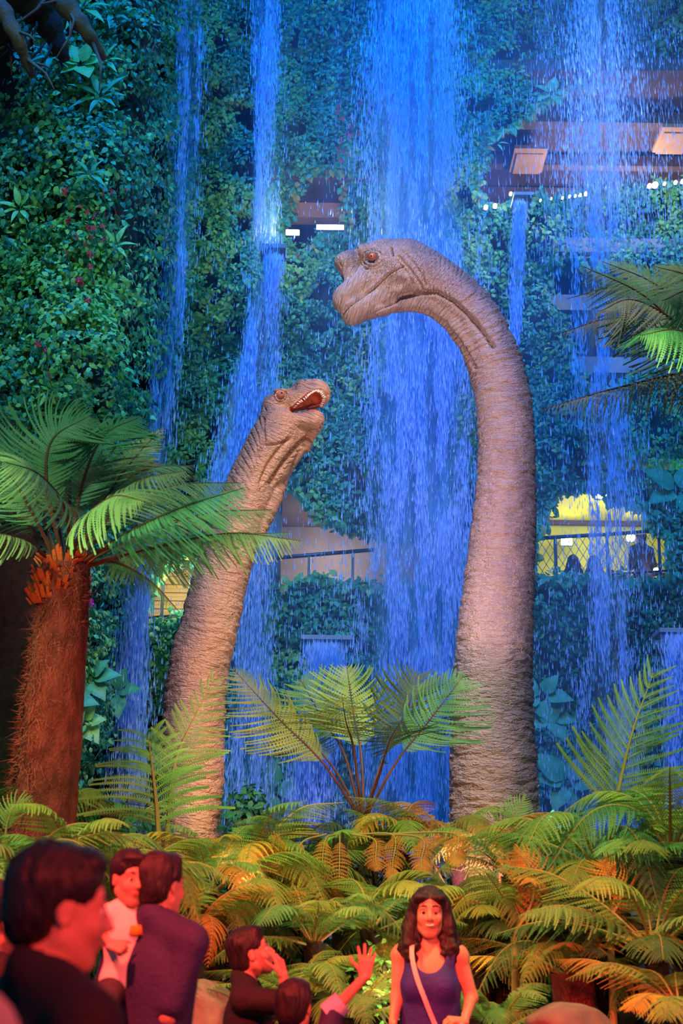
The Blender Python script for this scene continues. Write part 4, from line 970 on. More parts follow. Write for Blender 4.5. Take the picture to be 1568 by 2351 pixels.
# =================================================================== FERNS
def frond_data(C, nrm, plen, npin, K=12, start=.18, droop=.35, sweep=.35, tipw=.5, comb=.17, r0=.02, seed=0, prof=None, grav=None, pw=.40):
    """C control points of the stalk; returns verts, tris, quads, material index"""
    g_ = np.random.default_rng(seed)
    S = catmull(C, 60); T = np.gradient(S, axis=0); T /= np.linalg.norm(T, axis=1)[:, None]
    nrm = np.array(nrm, float)
    B = np.cross(T, nrm[None]); B /= np.linalg.norm(B, axis=1)[:, None] + 1e-9; Nn = np.cross(B, T)
    ti = start + (1 - start) * (np.arange(npin) + .5) / npin; idx = ti * 59; i0 = np.clip(idx.astype(int), 0, 58); fr = (idx - i0)[:, None]
    L_ = lambda A: A[i0] * (1 - fr) + A[i0 + 1] * fr
    Cb, Tb, Bb, Nb = L_(S), L_(T), L_(B), L_(Nn)
    x = (ti - start) / (1 - start)
    pr = np.minimum(1, (x / .22) ** .6) * (1 - np.clip((x - .25) / .75, 0, 1) ** 2.0 * (1 - .04)) if prof is None else prof(x)
    V_, Fq, Ft = [], [], []; off = 0
    u = np.linspace(0.03, 1, K); rowC = []
    base = np.concatenate([Cb, Cb]); sg = np.concatenate([-np.ones(npin), np.ones(npin)])[:, None]
    T2, B2, N2 = np.vstack([Tb, Tb]), np.vstack([Bb, Bb]) * sg, np.vstack([Nb, Nb])
    sw = (sweep + .5 * np.concatenate([x, x]) ** 2)[:, None] + g_.normal(0, .06, (2 * npin, 1))
    dirn = B2 * np.cos(sw) + T2 * np.sin(sw) + N2 * g_.normal(0, .07, (2 * npin, 1)); dirn /= np.linalg.norm(dirn, axis=1)[:, None]
    LL = (plen * np.concatenate([pr, pr]) * g_.uniform(.88, 1.08, 2 * npin))[:, None, None]
    gr = -N2 if grav is None else np.tile(np.array(grav, float), (2 * npin, 1))
    U = u[None, :, None]
    mid = base[:, None] + dirn[:, None] * LL * U + gr[:, None] * LL * droop * U ** 2.2 + T2[:, None] * LL * .22 * U ** 3
    dm = np.gradient(mid, axis=1); dm /= np.linalg.norm(dm, axis=2)[:, :, None] + 1e-9
    perp = np.cross(dm, N2[:, None]); perp /= np.linalg.norm(perp, axis=2)[:, :, None] + 1e-9
    sp = LL / K                                           # spacing
    w_ = (np.minimum(1, (u / .12) ** .5) * (1 - u ** 2.2) + .05)[None, :, None]
    arc = np.linalg.norm(np.diff(S, axis=0), axis=1).sum(); ln = np.minimum(comb * LL, (.62 if npin > 20 else .56) * arc * (1 - start) / npin) * w_
    n2 = 2 * npin
    for s2 in (-1, 1):
        root = mid; tip = mid + perp * s2 * ln + dm * ln * .35 - N2[:, None] * ln * .22
        mm = (root + tip) / 2; a = mm - dm * sp * pw + perp * s2 * ln * .02; b = mm + dm * sp * pw
        blk = np.stack([root, a, tip, b], 2).reshape(-1, 3); k = n2 * K
        ii = (np.arange(k) * 4)[:, None] + off; Fq.append(ii + np.array([0, 1, 2, 3])); V_.append(blk); off += len(blk)
    # midribs
    w0 = LL * .012 + .0012
    a = mid + perp * w0; b = mid - perp * w0; blk = np.stack([a, b], 2).reshape(-1, 3)
    ii = (np.arange(n2)[:, None] * K + np.arange(K - 1)[None]) * 2 + off; ii = ii.reshape(-1, 1); Fr = [ii + np.array([0, 1, 3, 2])]; V_.append(blk); off += len(blk)
    nleaf = sum(len(f) for f in Fq)
    # stalk
    m = 22; sel = np.linspace(0, 59, m).astype(int); th = np.linspace(0, 2 * np.pi, 6, endpoint=False); rr = r0 * (1 - .88 * np.linspace(0, 1, m))
    rg = S[sel][:, None] + rr[:, None, None] * (np.cos(th)[None, :, None] * B[sel][:, None] + np.sin(th)[None, :, None] * Nn[sel][:, None])
    i = np.arange(m - 1)[:, None]; j = np.arange(6)[None]; kk = (j + 1) % 6
    Fr.append(np.stack([i * 6 + j, i * 6 + kk, (i + 1) * 6 + kk, (i + 1) * 6 + j], -1).reshape(-1, 4) + off); V_.append(rg.reshape(-1, 3)); off += m * 6
    Fa = np.vstack(Fq + Fr); mi = np.zeros(len(Fa), int); mi[nleaf + len(Fr[0]):] = 1
    return np.vstack(V_), Fa, mi
def frond(root, C, nrm, plen, npin, mleaf, mst='rachis', label=None, **kw):
    rl = np.array(root.location) if root else np.zeros(3)
    V_, Fa, mi = frond_data(C, nrm, plen, npin, seed=random.randint(0, 9999), **kw)
    o = link('frond', raw_mesh('frond', V_ - rl, Fa, [M[mleaf], M[mst]], False, mi), root)
    if label: o['label'] = label
    return o
def px3(*pts): return [P(*p) for p in pts]

def trunk(root, base, top, r0, r1, m_, seg=40, n=36, fib=0, rough=.03, fibre_m='fibre'):
    rl = np.array(root.location); base = np.array(base); top = np.array(top); t = np.linspace(0, 1, seg)
    bend = np.array([.05 * np.sin(t * 3.1), 0 * t, 0 * t]).T
    c = base + (top - base) * t[:, None] + bend; th = np.linspace(0, 2 * np.pi, n, endpoint=False)
    r = (r0 + (r1 - r0) * t)[:, None] * (1 + rough * 4 * (fbm(t[:, None] * 22, th[None] * 3, base[0], 3) - .5)) + .3 * rough * np.sin(t[:, None] * 60) * r0
    v_ = c[:, None] + r[..., None] * np.stack([np.cos(th), np.sin(th), 0 * th], 1)[None]
    i = np.arange(seg - 1)[:, None]; j = np.arange(n)[None]; k = (j + 1) % n
    f = np.stack([i * n + j, i * n + k, (i + 1) * n + k, (i + 1) * n + j], -1).reshape(-1, 4)
    o = link('trunk', raw_mesh('trunk', v_.reshape(-1, 3) - rl, f, [M[m_]], True), root)
    if fib:
        tt = rng.random(fib); a = rng.uniform(0, 2 * np.pi, fib); rr = (r0 + (r1 - r0) * tt); cc = base + (top - base) * tt[:, None]
        nr = np.stack([np.cos(a), np.sin(a), 0 * a], 1); p = cc + nr * rr[:, None] * .97
        l_ = rng.uniform(.02, .075, fib)[:, None]; d = nr * .45 + np.stack([rng.normal(0, .45, fib), rng.normal(0, .45, fib), rng.normal(-.2, .8, fib)], 1)
        s = np.cross(d, nr); s /= np.linalg.norm(s, axis=1)[:, None] + 1e-9
        blk = np.stack([p - s * .002, p + s * .002, p + d * l_], 1).reshape(-1, 3)
        fo = link('fibres', raw_mesh('fibres', blk - rl, np.arange(3 * fib).reshape(-1, 3), [M[fibre_m]], False), root); fo['kind'] = 'stuff'
    return o

# prototypes, 1 m long along +X, shared by the many ferns of the bed
PROTO = {}
def proto(kind, mleaf, mst):
    key = (kind, mleaf)
    if key not in PROTO:
        cs = {'arch': [(0, 0, 0), (.33, 0, .20), (.68, 0, .24), (1, 0, .06)], 'flat': [(0, 0, 0), (.35, 0, .10), (.7, 0, .12), (1, 0, .02)],
              'droop': [(0, 0, 0), (.3, 0, .24), (.62, 0, .18), (.86, 0, -.22)], 'up': [(0, 0, 0), (.35, .02, .04), (.7, .04, .03), (1, .02, -.06)]}[kind]
        V_, Fa, mi = frond_data(cs, (0, 0, 1), .24, 28, K=15, start=.16, droop=.5, comb=.19, r0=.011, seed=len(PROTO))
        PROTO[key] = raw_mesh('frond', V_, Fa, [M[mleaf], M[mst]], False, mi)
    return PROTO[key]
def fern(name, label, px, py, Y, n, L_, mats, az=(0, 360), el=(5, 45), kinds=('arch', 'droop', 'flat'), mst='rachisg', trunk_r=.10, trunk_m='darktrunk', cat='fern', group=None, sq=1.):
    top = P(px, py + (62 if py < 2010 else 35), Y); el = (el[0] - 8, el[1] * .72 - 4); L_ *= .80; gz = float(ground_z(top[0], top[1])); root = thing(name, (top[0], top[1], gz), label, cat, group)
    if top[2] - gz > .12: trunk(root, (top[0], top[1], gz - .1), top, trunk_r * 1.15, trunk_r, trunk_m, 14, 16, 0)
    for i in range(n):
        a = math.radians(az[0] + (az[1] - az[0]) * (i + random.uniform(-.35, .35)) / n); e = math.radians(random.uniform(*el))
        me = proto(random.choice(kinds), mats[i % len(mats)], mst); o = link('frond', me, root)
        o.location = (0, 0, top[2] - gz - .02); o.rotation_euler = Euler((random.uniform(-.25, .25), -e, a), 'XYZ'); s = L_ * random.uniform(.75, 1.15); o.scale = (s, s * sq, s)
    return root

# ---- hero: big tree fern at the left with the red fibrous trunk
YT = 9.3
ct = P(152, 1275, YT)
lt = thing('tree_fern', (P(60, 1900, YT)[0], YT, float(ground_z(P(60, 1900, YT)[0], YT))), 'tall tree fern with red-lit fibrous trunk at left, fronds reaching the small dinosaur', 'tree fern')
bt = P(25, 2250, YT); bt[2] = ground_z(bt[0], YT) - .05
trunk(lt, bt, P(150, 1300, YT), .25, .165, 'trunk', 90, 64, 15000, .035)
for i in range(150):   # cut frond stubs round the crown
    t = random.uniform(0, 1) ** .8; a = random.uniform(0, 2 * math.pi); c_ = P(150 - 28 * t, 1290 + 105 * t, YT)
    r = .15 + .02 * t; L_ = random.uniform(.05, .13); nr = np.array([math.cos(a), math.sin(a), 0]); b0 = c_ + nr * r * .9
    if i < 6: sm = MB(); w0 = .014; sm.add([[-w0, 0, 0], [w0, 0, 0], [w0 * .7, 0, 1], [-w0 * .6, 0, .85 + .05 * i], [-w0, .012, 0], [w0, .012, 0], [w0 * .7, .01, 1], [-w0 * .6, .01, .8]], [[0, 1, 2, 3], [7, 6, 5, 4], [0, 4, 5, 1], [1, 5, 6, 2], [2, 6, 7, 3], [3, 7, 4, 0]]); PROTO['stub%d' % i] = sm.build('frond_stub', M['scale'], None, noobj=True)
    o = link('frond_stub', PROTO['stub%d' % (i % 6)], lt); o.location = Vector(b0 - np.array(lt.location))
    d = Vector((nr[0] * .75, nr[1] * .75, random.uniform(.6, 1.5))).normalized(); o.rotation_euler = d.to_track_quat('Z', 'Y').to_euler(); o.scale = (random.uniform(.7, 1.4), 1, L_)
def lf(pts, nrm, plen, npin, m_='fernA', **k):
    k.setdefault('start', .22); k.setdefault('K', 21); k.setdefault('r0', .017); k.setdefault('comb', .15)
    return frond(lt, px3(*pts), nrm, plen, int(npin * 1.35), m_, k.pop('mst', 'rachis'), **k)
Y0 = YT
lf([(165, 1285, Y0), (160, 1150, Y0 + .25), (170, 1050, Y0 + .5), (215, 962, Y0 + .7)], (0, -1, .15), .40, 34, droop=.3)
lf([(145, 1285, Y0), (108, 1120, Y0 - .2), (120, 1010, Y0 - .3), (205, 955, Y0 - .3)], (.2, -1, .3), .42, 34, droop=.5)
lf([(160, 1285, Y0), (190, 1110, Y0 + .1), (240, 1000, Y0 + .2), (322, 957, Y0 + .3)], (-.3, -1, .5), .40, 34, droop=.45)
lf([(168, 1290, Y0), (240, 1150, Y0 + .5), (310, 1050, Y0 + .8), (375, 982, Y0 + 1)], (0, -1, .3), .20, 34, 'fernC', droop=.2)
lf([(172, 1292, Y0), (230, 1160, Y0 + .6), (330, 1080, Y0 + .9), (445, 1068, Y0 + 1.1)], (0, -.6, 1), .30, 32, droop=.5)
lf([(172, 1294, Y0), (230, 1180, Y0 - .3), (320, 1105, Y0 - .7), (432, 1080, Y0 - .9)], (0, -.5, 1), .34, 32, 'fernU', droop=.7)
lf([(175, 1296, Y0), (270, 1170, Y0 + .1), (400, 1115, Y0 + .2), (560, 1108, Y0 + .2)], (0, -.6, 1), .42, 38, 'fernU', droop=.7)
lf([(178, 1298, Y0), (260, 1200, Y0 + .5), (380, 1140, Y0 + .8), (500, 1150, Y0 + .9)], (0, -.5, 1), .40, 34, 'fernA', droop=.7)
lf([(178, 1300, Y0), (290, 1225, Y0 - .4), (420, 1165, Y0 - .6), (560, 1120, Y0 - .7)], (.1, -.8, 1), .40, 38, 'fernA', droop=.55)
lf([(178, 1300, Y0), (300, 1240, Y0), (470, 1180, Y0), (625, 1170, Y0 + .1)], (0, -.6, 1), .34, 40, 'fernU', droop=.6)
lf([(180, 1304, Y0), (330, 1265, Y0 - .2), (520, 1225, Y0 - .4), (692, 1242, Y0 - .5)], (0, -.5, 1), .34, 44, 'fernU', droop=.7)
lf([(180, 1304, Y0), (320, 1262, Y0 + .3), (500, 1232, Y0 + .5), (670, 1222, Y0 + .6)], (0, -.7, 1), .26, 42, 'fernA', droop=.6)
lf([(180, 1306, Y0), (300, 1275, Y0 + .8), (370, 1280, Y0 + 1.3), (460, 1290, Y0 + 1.7)], (0, -.5, 1), .34, 30, 'fernA', droop=.7)
lf([(175, 1300, Y0), (255, 1290, Y0 + .4), (340, 1330, Y0 + .6), (415, 1408, Y0 + .7)], (.7, -.4, 1), .17, 30, 'fernC', droop=.5)
lf([(130, 1288, Y0), (70, 1170, Y0 - .2), (20, 1090, Y0 - .3), (-60, 1040, Y0 - .4)], (.1, -1, .6), .40, 34, 'fernA', droop=.5)
lf([(128, 1292, Y0), (60, 1200, Y0 + .4), (-20, 1150, Y0 + .6), (-110, 1150, Y0 + .8)], (0, -.6, 1), .38, 32, 'fernA', droop=.6)
lf([(135, 1285, Y0), (85, 1150, Y0 + .2), (50, 1060, Y0 + .4), (-10, 980, Y0 + .5)], (.2, -1, .2), .38, 32, 'fernA', droop=.4)
lf([(128, 1296, Y0), (60, 1245, Y0 - .3), (-20, 1225, Y0 - .5), (-110, 1250, Y0 - .7)], (0, -.4, 1), .28, 30, 'fernU', droop=.7, label='dry brownish frond')
lf([(160, 1290, Y0), (150, 1170, Y0 - .6), (90, 1090, Y0 - 1.0), (10, 1060, Y0 - 1.2)], (0, -1, .5), .36, 30, 'fernU', droop=.6)
lf([(160, 1290, Y0), (200, 1190, Y0 - .8), (260, 1140, Y0 - 1.2), (330, 1150, Y0 - 1.5)], (0, -1, .7), .36, 30, 'fernU', droop=.6)
lf([(150, 1290, Y0), (130, 1180, Y0 + .9), (100, 1090, Y0 + 1.3), (60, 1000, Y0 + 1.6)], (0, -1, .2), .44, 30, 'fernA', droop=.4)
# dark trunk behind it
dt = P(20, 1200, 11.4); rt = thing('tree_fern', (P(20, 1900, 11.4)[0], 11.4, .6), 'black shadowed tree fern trunk at the left edge behind the red one', 'tree fern')
trunk(rt, (P(-20, 2000, 11.4)[0], 11.4, .5), P(25, 1225, 11.4), .32, .24, 'darktrunk', 40, 30, 3000, .05, 'darktrunk')
for a in range(7):
    o = link('frond', proto('arch', 'fernD', 'rachis'), rt); o.location = Vector(P(25, 1225, 11.4)) - rt.location; o.rotation_euler = (0, -.3, a * .9 + .2); o.scale = (1.7,) * 3

# ---- tree fern off the right edge
YQ = 10.5
qr = thing('tree_fern', (P(1760, 900, YQ)[0], YQ, float(ground_z(P(1760, 900, YQ)[0], YQ))), 'tree fern whose long fronds reach in from the right edge', 'tree fern')
trunk(qr, (P(1760, 900, YQ)[0], YQ, .3), P(1740, 930, YQ), .2, .16, 'darktrunk', 40, 24, 2000, .05)
def rf(pts, nrm, plen, npin, m_='fernA', **k):
    k.setdefault('start', .1); k.setdefault('K', 21); k.setdefault('comb', .15)
    return frond(qr, px3(*[(a, b, YQ + c_) for a, b, c_ in pts]), nrm, plen, int(npin * 1.3), m_, 'rachis', **k)
rf([(1740, 930, 0), (1600, 800, 0), (1480, 680, 0), (1335, 610, 0)], (-.1, -1, .6), .42, 36, 'fernA', droop=.8)
rf([(1740, 930, 0), (1590, 770, -.3), (1460, 690, -.5), (1375, 715, -.6)], (-.3, -.8, .8), .44, 36, 'fernU', droop=.9)
rf([(1740, 930, 0), (1600, 740, .3), (1500, 650, .5), (1382, 600, .6)], (.2, -1, .2), .30, 34, 'fernC', droop=.2)
rf([(1740, 930, 0), (1580, 740, .5), (1440, 660, .8), (1300, 686, 1)], (.0, -.8, .8), .22, 34, 'fernC', droop=.4)
rf([(1740, 930, 0), (1600, 790, .4), (1430, 730, .6), (1275, 768, .7)], (.0, -.7, 1), .30, 36, 'fernU', droop=.9)
rf([(1740, 930, 0), (1600, 860, 0), (1420, 890, 0), (1240, 942, 0)], (0, -.4, 1), .30, 40, 'fernU', droop=1.0, label='grey dry-edged frond')
rf([(1740, 930, 0), (1650, 720, .2), (1590, 640, .2), (1505, 612, .2)], (0, -1, .5), .40, 34, 'fernC', droop=.6)
rf([(1740, 930, 0), (1680, 780, -.6), (1600, 670, -1), (1520, 690, -1.2)], (0, -1, .4), .44, 34, 'fernA', droop=.8)
rf([(1740, 930, 0), (1660, 820, -.8), (1560, 760, -1.4), (1470, 770, -1.6)], (0, -.8, .7), .40, 34, 'fernA', droop=.8)
rf([(1740, 930, 0), (1760, 760, 0), (1800, 650, 0), (1880, 600, 0)], (0, -1, .4), .4, 30, 'fernA', droop=.8)

# ---- centre fern on dark upright stalks
YC = 12.2
cf = thing('tree_fern', (P(835, 1860, YC)[0], YC, float(ground_z(P(835, 1860, YC)[0], YC))), 'umbrella-like fern on dark stalks between the two dinosaur necks', 'tree fern')
trunk(cf, (P(835, 1900, YC)[0], YC, .6), P(836, 1880, YC), .10, .08, 'darktrunk', 20, 20, 400, .05)
def cfr(pts, nrm, plen, npin, m_='fernB', **k):
    k.setdefault('start', .34); k.setdefault('K', 16); k.setdefault('r0', .016); k.setdefault('comb', .17)
    return frond(cf, px3(*[(a, b, YC + c_) for a, b, c_ in pts]), nrm, plen, int(npin * 1.3), m_, 'rachis', **k)
cfr([(828, 1880, 0), (740, 1750, 0), (640, 1650, 0), (535, 1535, 0)], (.25, -.9, .6), .42, 26, 'fernB', droop=.35)
cfr([(830, 1880, 0), (790, 1730, .4), (740, 1650, .7), (690, 1560, .9)], (-.2, -1, .2), .48, 22, 'fernC', droop=.1, start=.5)
cfr([(832, 1880, 0), (812, 1720, -.2), (795, 1660, -.6), (785, 1600, -1.3)], (0, -.75, 1), .56, 24, 'fernB', droop=.25, start=.45)
cfr([(834, 1880, 0), (830, 1740, .3), (812, 1640, .5), (796, 1530, .6)], (.2, -1, .2), .50, 24, 'fernB', droop=.35, start=.42)
cfr([(836, 1880, 0), (880, 1740, .2), (930, 1640, .4), (960, 1545, .5)], (-.3, -1, .1), .55, 24, 'fernD', droop=.2, start=.42)
cfr([(838, 1880, 0), (910, 1750, 0), (985, 1655, 0), (1065, 1550, 0)], (-.3, -.9, .5), .48, 26, 'fernA', droop=.3, start=.42)
cfr([(836, 1880, 0), (870, 1780, -.3), (895, 1700, -.6), (925, 1650, -1)], (.1, -.8, .8), .40, 22, 'fernD', droop=.3, start=.45)
cfr([(830, 1880, 0), (770, 1770, .4), (710, 1700, .7), (640, 1640, 1)], (.2, -.9, .5), .36, 22, 'fernD', droop=.3, start=.45)

# ---- upright lime frond facing us at the left centre, and the taller one behind it
def face_frond(name, label, pts, plen, npin, m_, mst, Yb, **k):
    b = P(*pts[0]); gz = float(ground_z(b[0], b[1])); r = thing(name, (b[0], b[1], gz), label, 'fern')
    MB().tube([(b[0], b[1], gz - .05), (b[0], b[1], (gz + b[2]) / 2), tuple(b)], [.035, .028, .02], 8).build('stem', M[mst], r, True, loc=tuple(r.location))
    frond(r, px3(*pts), (0, -1, .12), plen, npin, m_, mst, **k)
    return r
face_frond('upright_fern', 'lime fern frond on a straight brown stalk before the small dinosaur neck', [(364, 1990, 10), (362, 1880, 10), (352, 1780, 10), (340, 1690, 10.1)], .62, 12, 'fernC', 'rachisg', 10, K=30, start=.28, droop=.55, sweep=.45, comb=.10, r0=.024, grav=(0, -.3, -1), prof=lambda x: 1 - .55 * x, pw=.27)
face_frond('upright_fern', 'taller pale frond tilting right across the small dinosaur neck', [(385, 1900, 10.7), (400, 1760, 10.7), (440, 1660, 10.7), (492, 1560, 10.7)], .46, 13, 'fernC', 'rachisg', 10.7, K=24, start=.2, droop=.45, sweep=.6, comb=.10, r0=.016, grav=(0, -.2, -1), prof=lambda x: 1 - .7 * x, pw=.27)
face_frond('upright_fern', 'large lime frond spread flat beside the right dinosaur neck', [(1405, 1890, 10.4), (1425, 1790, 10.4), (1455, 1670, 10.4), (1500, 1545, 10.5)], .66, 15, 'fernC', 'rachisg', 10.4, K=34, start=.06, droop=.28, sweep=.62, comb=.10, r0=.02, grav=(0, -.2, -1), prof=lambda x: 1.05 - .75 * x, pw=.27)
face_frond('upright_fern', 'small yellow frond standing before the red trunk foot', [(12, 1925, 8.4), (18, 1885, 8.4), (35, 1850, 8.4), (75, 1838, 8.4)], .11, 16, 'fernC', 'rachisg', 8.4, K=10, start=.15, droop=.2, sweep=.5, comb=.14, r0=.008)
face_frond('upright_fern', 'small frond poking up at the tall dinosaur neck foot', [(1150, 1960, 11), (1160, 1910, 11), (1180, 1870, 11), (1210, 1828, 11)], .17, 18, 'fernC', 'rachisg', 11, K=12, start=.15, droop=.2, sweep=.5, comb=.14, r0=.008)

# ---- the bed of ferns
B_, C_, D_, O_, A1 = 'fernB', 'fernC', 'fernD', 'fernO', 'fernA'
BED = [ # label, px, py, Y, n, length, mats, az, el
 ('dark fern on thin stalks between the red trunk and the small dinosaur', 215, 1900, 12.0, 12, 1.3, (D_, B_, D_), (0, 360), (25, 65)),
 ('grey-green fern overhanging the pool left of the lime frond', 250, 1800, 11.0, 9, 1.15, (B_, C_), (120, 260), (0, 25)),
 ('lime fern mound at the left edge behind the black-shirted man', 40, 1960, 7.8, 13, 1.0, (C_, C_, B_), (0, 360), (0, 40)),
 ('bright lime fern over the head of the black-shirted man', 170, 1975, 8.2, 12, .95, (C_, C_, B_), (0, 360), (5, 45)),
 ('lime fern between the toddler and the lime frond', 290, 1975, 8.6, 10, .9, (C_, B_), (0, 360), (0, 40)),
 ('orange-tinged fern at the foot of the small dinosaur', 475, 1990, 9.4, 12, 1.0, (B_, O_, C_), (0, 360), (5, 55)),
 ('upright olive fern right of the small dinosaur foot', 560, 1990, 10.0, 11, 1.15, (C_, B_, O_), (0, 360), (25, 65)),
 ('olive fern left of the hanging golden fronds', 640, 2020, 10.0, 11, 1.0, (B_, D_, O_), (0, 360), (0, 50)),
 ('curling fern before the spout pool, small and golden topped', 655, 1900, 10.4, 6, .6, (O_, B_), (0, 360), (30, 70)),
 ('olive fern over the central pool', 800, 1930, 10.6, 12, 1.0, (B_, C_, D_), (0, 360), (5, 55)),
 ('fern with arched golden tips left of the tall dinosaur foot', 920, 1900, 10.8, 12, .95, (B_, C_, O_), (0, 360), (10, 60)),
 ('golden arched fern touching the tall dinosaur neck', 1050, 1895, 11.0, 13, 1.05, (O_, B_, O_), (0, 360), (10, 50)),
 ('feathery fern right before the tall dinosaur foot', 1170, 1950, 10.4, 12, 1.05, (C_, B_), (0, 360), (5, 55)),
 ('broad arching fern at the right, below the lime frond', 1380, 1930, 9.6, 14, 1.25, (C_, B_, A1), (0, 360), (0, 45)),
 ('big fern at the right edge under the lime frond', 1540, 1900, 9.4, 14, 1.35, (C_, B_, A1), (0, 360), (0, 50)),
 ('teal-green fern behind the right hand bed', 1290, 2000, 11.4, 10, 1.2, (A1, D_), (0, 360), (10, 50)),
 ('yellow-lit fern above the woman', 1080, 2080, 9.4, 12, 1.0, (B_, C_, B_), (0, 360), (0, 40)),
 ('fern with a yellowed frond right of the woman', 1190, 2090, 9.2, 12, 1.0, (O_, B_, B_), (0, 360), (0, 45)),
 ('shaggy olive fern on the short red trunk', 1310, 2200, 8.8, 14, 1.05, (B_, O_, D_), (0, 360), (5, 45)),
 ('large dark fern low at the right edge', 1500, 2140, 8.6, 14, 1.2, (B_, D_, C_), (0, 360), (0, 45)),
 ('dark fern under the yellow-lit one', 1120, 2200, 9.6, 11, 1.0, (D_, B_), (0, 360), (0, 45)),
 ('fern arching over the head of the small boy', 720, 2130, 9.0, 13, 1.05, (A1, B_, C_), (0, 360), (0, 35)),
 ('fern spreading left over the grey boulder', 560, 2120, 9.2, 11, .95, (B_, O_, C_), (0, 360), (0, 45)),
 ('fern behind the waving hand', 850, 2100, 9.2, 12, .95, (B_, C_), (0, 360), (0, 45)),
 ('lime fern low between the two boys', 690, 2265, 8.4, 12, .75, (C_, B_), (0, 360), (5, 50)),
 ('lime fern behind the small boy with the pale cuff', 800, 2300, 8.3, 10, .7, (C_, B_), (0, 360), (5, 50)),
 ('orange-lit fern behind the navy polo man', 440, 2100, 8.6, 12, .85, (O_, B_), (0, 360), (0, 50)),
 ('low fern left of the grey boulder', 405, 2300, 8.0, 9, .6, (C_, B_), (0, 360), (5, 45)),
 ('small lime fern between the woman and the pink boulder', 1140, 2330, 8.0, 11, .6, (C_, C_), (0, 360), (10, 55)),
 ('curved fern at the bottom right corner', 1560, 2270, 7.8, 11, .85, (B_, O_), (0, 360), (0, 40)),
 ('dark fern left of the woman, over the glinting water', 900, 2190, 9.6, 10, .9, (D_, B_), (0, 360), (5, 45)),
 ('fern below the arching right bed', 1420, 2050, 9.2, 12, 1.1, (B_, A1, D_), (0, 360), (0, 45)),
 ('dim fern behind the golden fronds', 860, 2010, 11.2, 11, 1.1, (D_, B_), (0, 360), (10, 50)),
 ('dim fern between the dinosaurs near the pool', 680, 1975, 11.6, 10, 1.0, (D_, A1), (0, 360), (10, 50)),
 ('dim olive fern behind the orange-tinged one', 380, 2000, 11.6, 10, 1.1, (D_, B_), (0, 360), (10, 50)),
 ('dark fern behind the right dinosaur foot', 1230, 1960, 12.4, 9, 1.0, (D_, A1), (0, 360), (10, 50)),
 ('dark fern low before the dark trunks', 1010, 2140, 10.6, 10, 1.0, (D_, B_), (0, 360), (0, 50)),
]
for i, (lb, px, py, Y, n, L_, ms, az, el) in enumerate(BED):
    redt = 'short red' in lb
    fern('fern', lb, px, py, Y, n, L_, ms, az, el, trunk_r=.13 if redt else .07, trunk_m='trunk' if redt else 'darktrunk')
# hanging golden fronds (dead fronds hanging under the central ferns)
hg = thing('golden_fern', (P(780, 1900, 9.8)[0], 9.8, float(ground_z(0., 9.8))), 'fern with golden dead fronds hanging straight down in the middle', 'fern')
MB().tube([(0, 0, -.1), (0.02, 0, .5), tuple(P(780, 1925, 9.8) - np.array(hg.location))], [.07, .06, .05], 12).build('trunk', M['darktrunk'], hg, True)
for x, y0, y1, dx in ((690, 1950, 2080, -5), (745, 1945, 2110, -20), (780, 1950, 2105, -4), (903, 1930, 2030, -3), (965, 1935, 2020, 5), (640, 1930, 2010, 12), (860, 1940, 2000, 6), (1040, 1925, 1990, 8)):
    c0 = (780 + (x - 780) * .35, 1915, 9.8); frond(hg, px3(c0, (x, y0 - 12, 9.7), (x + dx * .4, (y0 + y1) / 2, 9.65), (x + dx, y1, 9.6)), (0, -1, .1), .085, 26, 'fernO', 'rachisg', K=7, start=.3, droop=.3, sweep=.1, comb=.22, r0=.008)
for pts, lb in ((((1180, 2150, 8.9), (1225, 2060, 8.9), (1215, 1990, 8.9), (1180, 1950, 8.9)), None), (((1400, 2110, 8.7), (1425, 2060, 8.7), (1400, 2010, 8.7), (1385, 1975, 8.7)), None)):
    b = P(*pts[0]); gz = float(ground_z(b[0], b[1])); r = thing('golden_fern', (b[0], b[1], gz), 'yellowed withered frond standing %s' % ('right of the woman' if pts[0][0] < 1300 else 'above the bottom right ferns'), 'fern')
    MB().tube([(0, 0, -.05), (0, 0, b[2] - gz)], [.03, .02], 8).build('stem', M['rachisg'], r, True)
    frond(r, px3(*pts), (0, -1, .3), .20, 18, 'fernO', 'rachisg', K=9, start=.1, droop=1.0, comb=.28, r0=.012)
# extra bare trunks in the dark of the bed
for x, y, Yb, r_, lb, m_ in ((1135, 2180, 9.9, .07, 'thin pale fern trunk behind the right shoulder of the woman', 'bark'), (1165, 2190, 9.7, .13, 'black shaggy fern trunk right of the woman', 'darktrunk'), (1385, 2230, 9.6, .12, 'black fern trunk right of the short red one', 'darktrunk'), (545, 2180, 9.8, .1, 'dark fern trunk above the grey boulder', 'darktrunk')):
    t = P(x, y, Yb); gz = float(ground_z(t[0], Yb)); r = thing('bare_tree_fern', (t[0], Yb, gz), lb, 'trunk'); trunk(r, (t[0], Yb, gz - .1), t, r_ * 1.1, r_, m_, 16, 18, 300, .05)
    for a in range(6):
        o = link('frond', proto('droop', D_, 'rachis'), r); o.location = Vector(t) - r.location; o.rotation_euler = (0, -.2, a * 1.05); o.scale = (.8,) * 3
# glossy bright shrub lit green at the right neck foot
sh = thing('glossy_shrub', P(1285, 1890, 15.5), 'glossy lit shrub at the pool edge right of the tall dinosaur foot', 'shrub')
for i in range(70):
    o = link('leaf', BL['heart'], sh); o.location = (random.uniform(-.28, .28), random.uniform(-.3, .3), random.uniform(-.15, .12)); o.rotation_euler = (random.uniform(-.9, .9), random.uniform(-.9, .9), random.uniform(0, 6.3)); o.scale = (random.uniform(.07, .12),) * 3
MB().tube([(0, 0, -1.75), (0, 0, 0)], .03, 6).build('stem', M['bark'], sh, True)
point('pool_edge_bulb', tuple(P(1275, 1880, 15.2)), 14, (.5, 1, .9), .05)
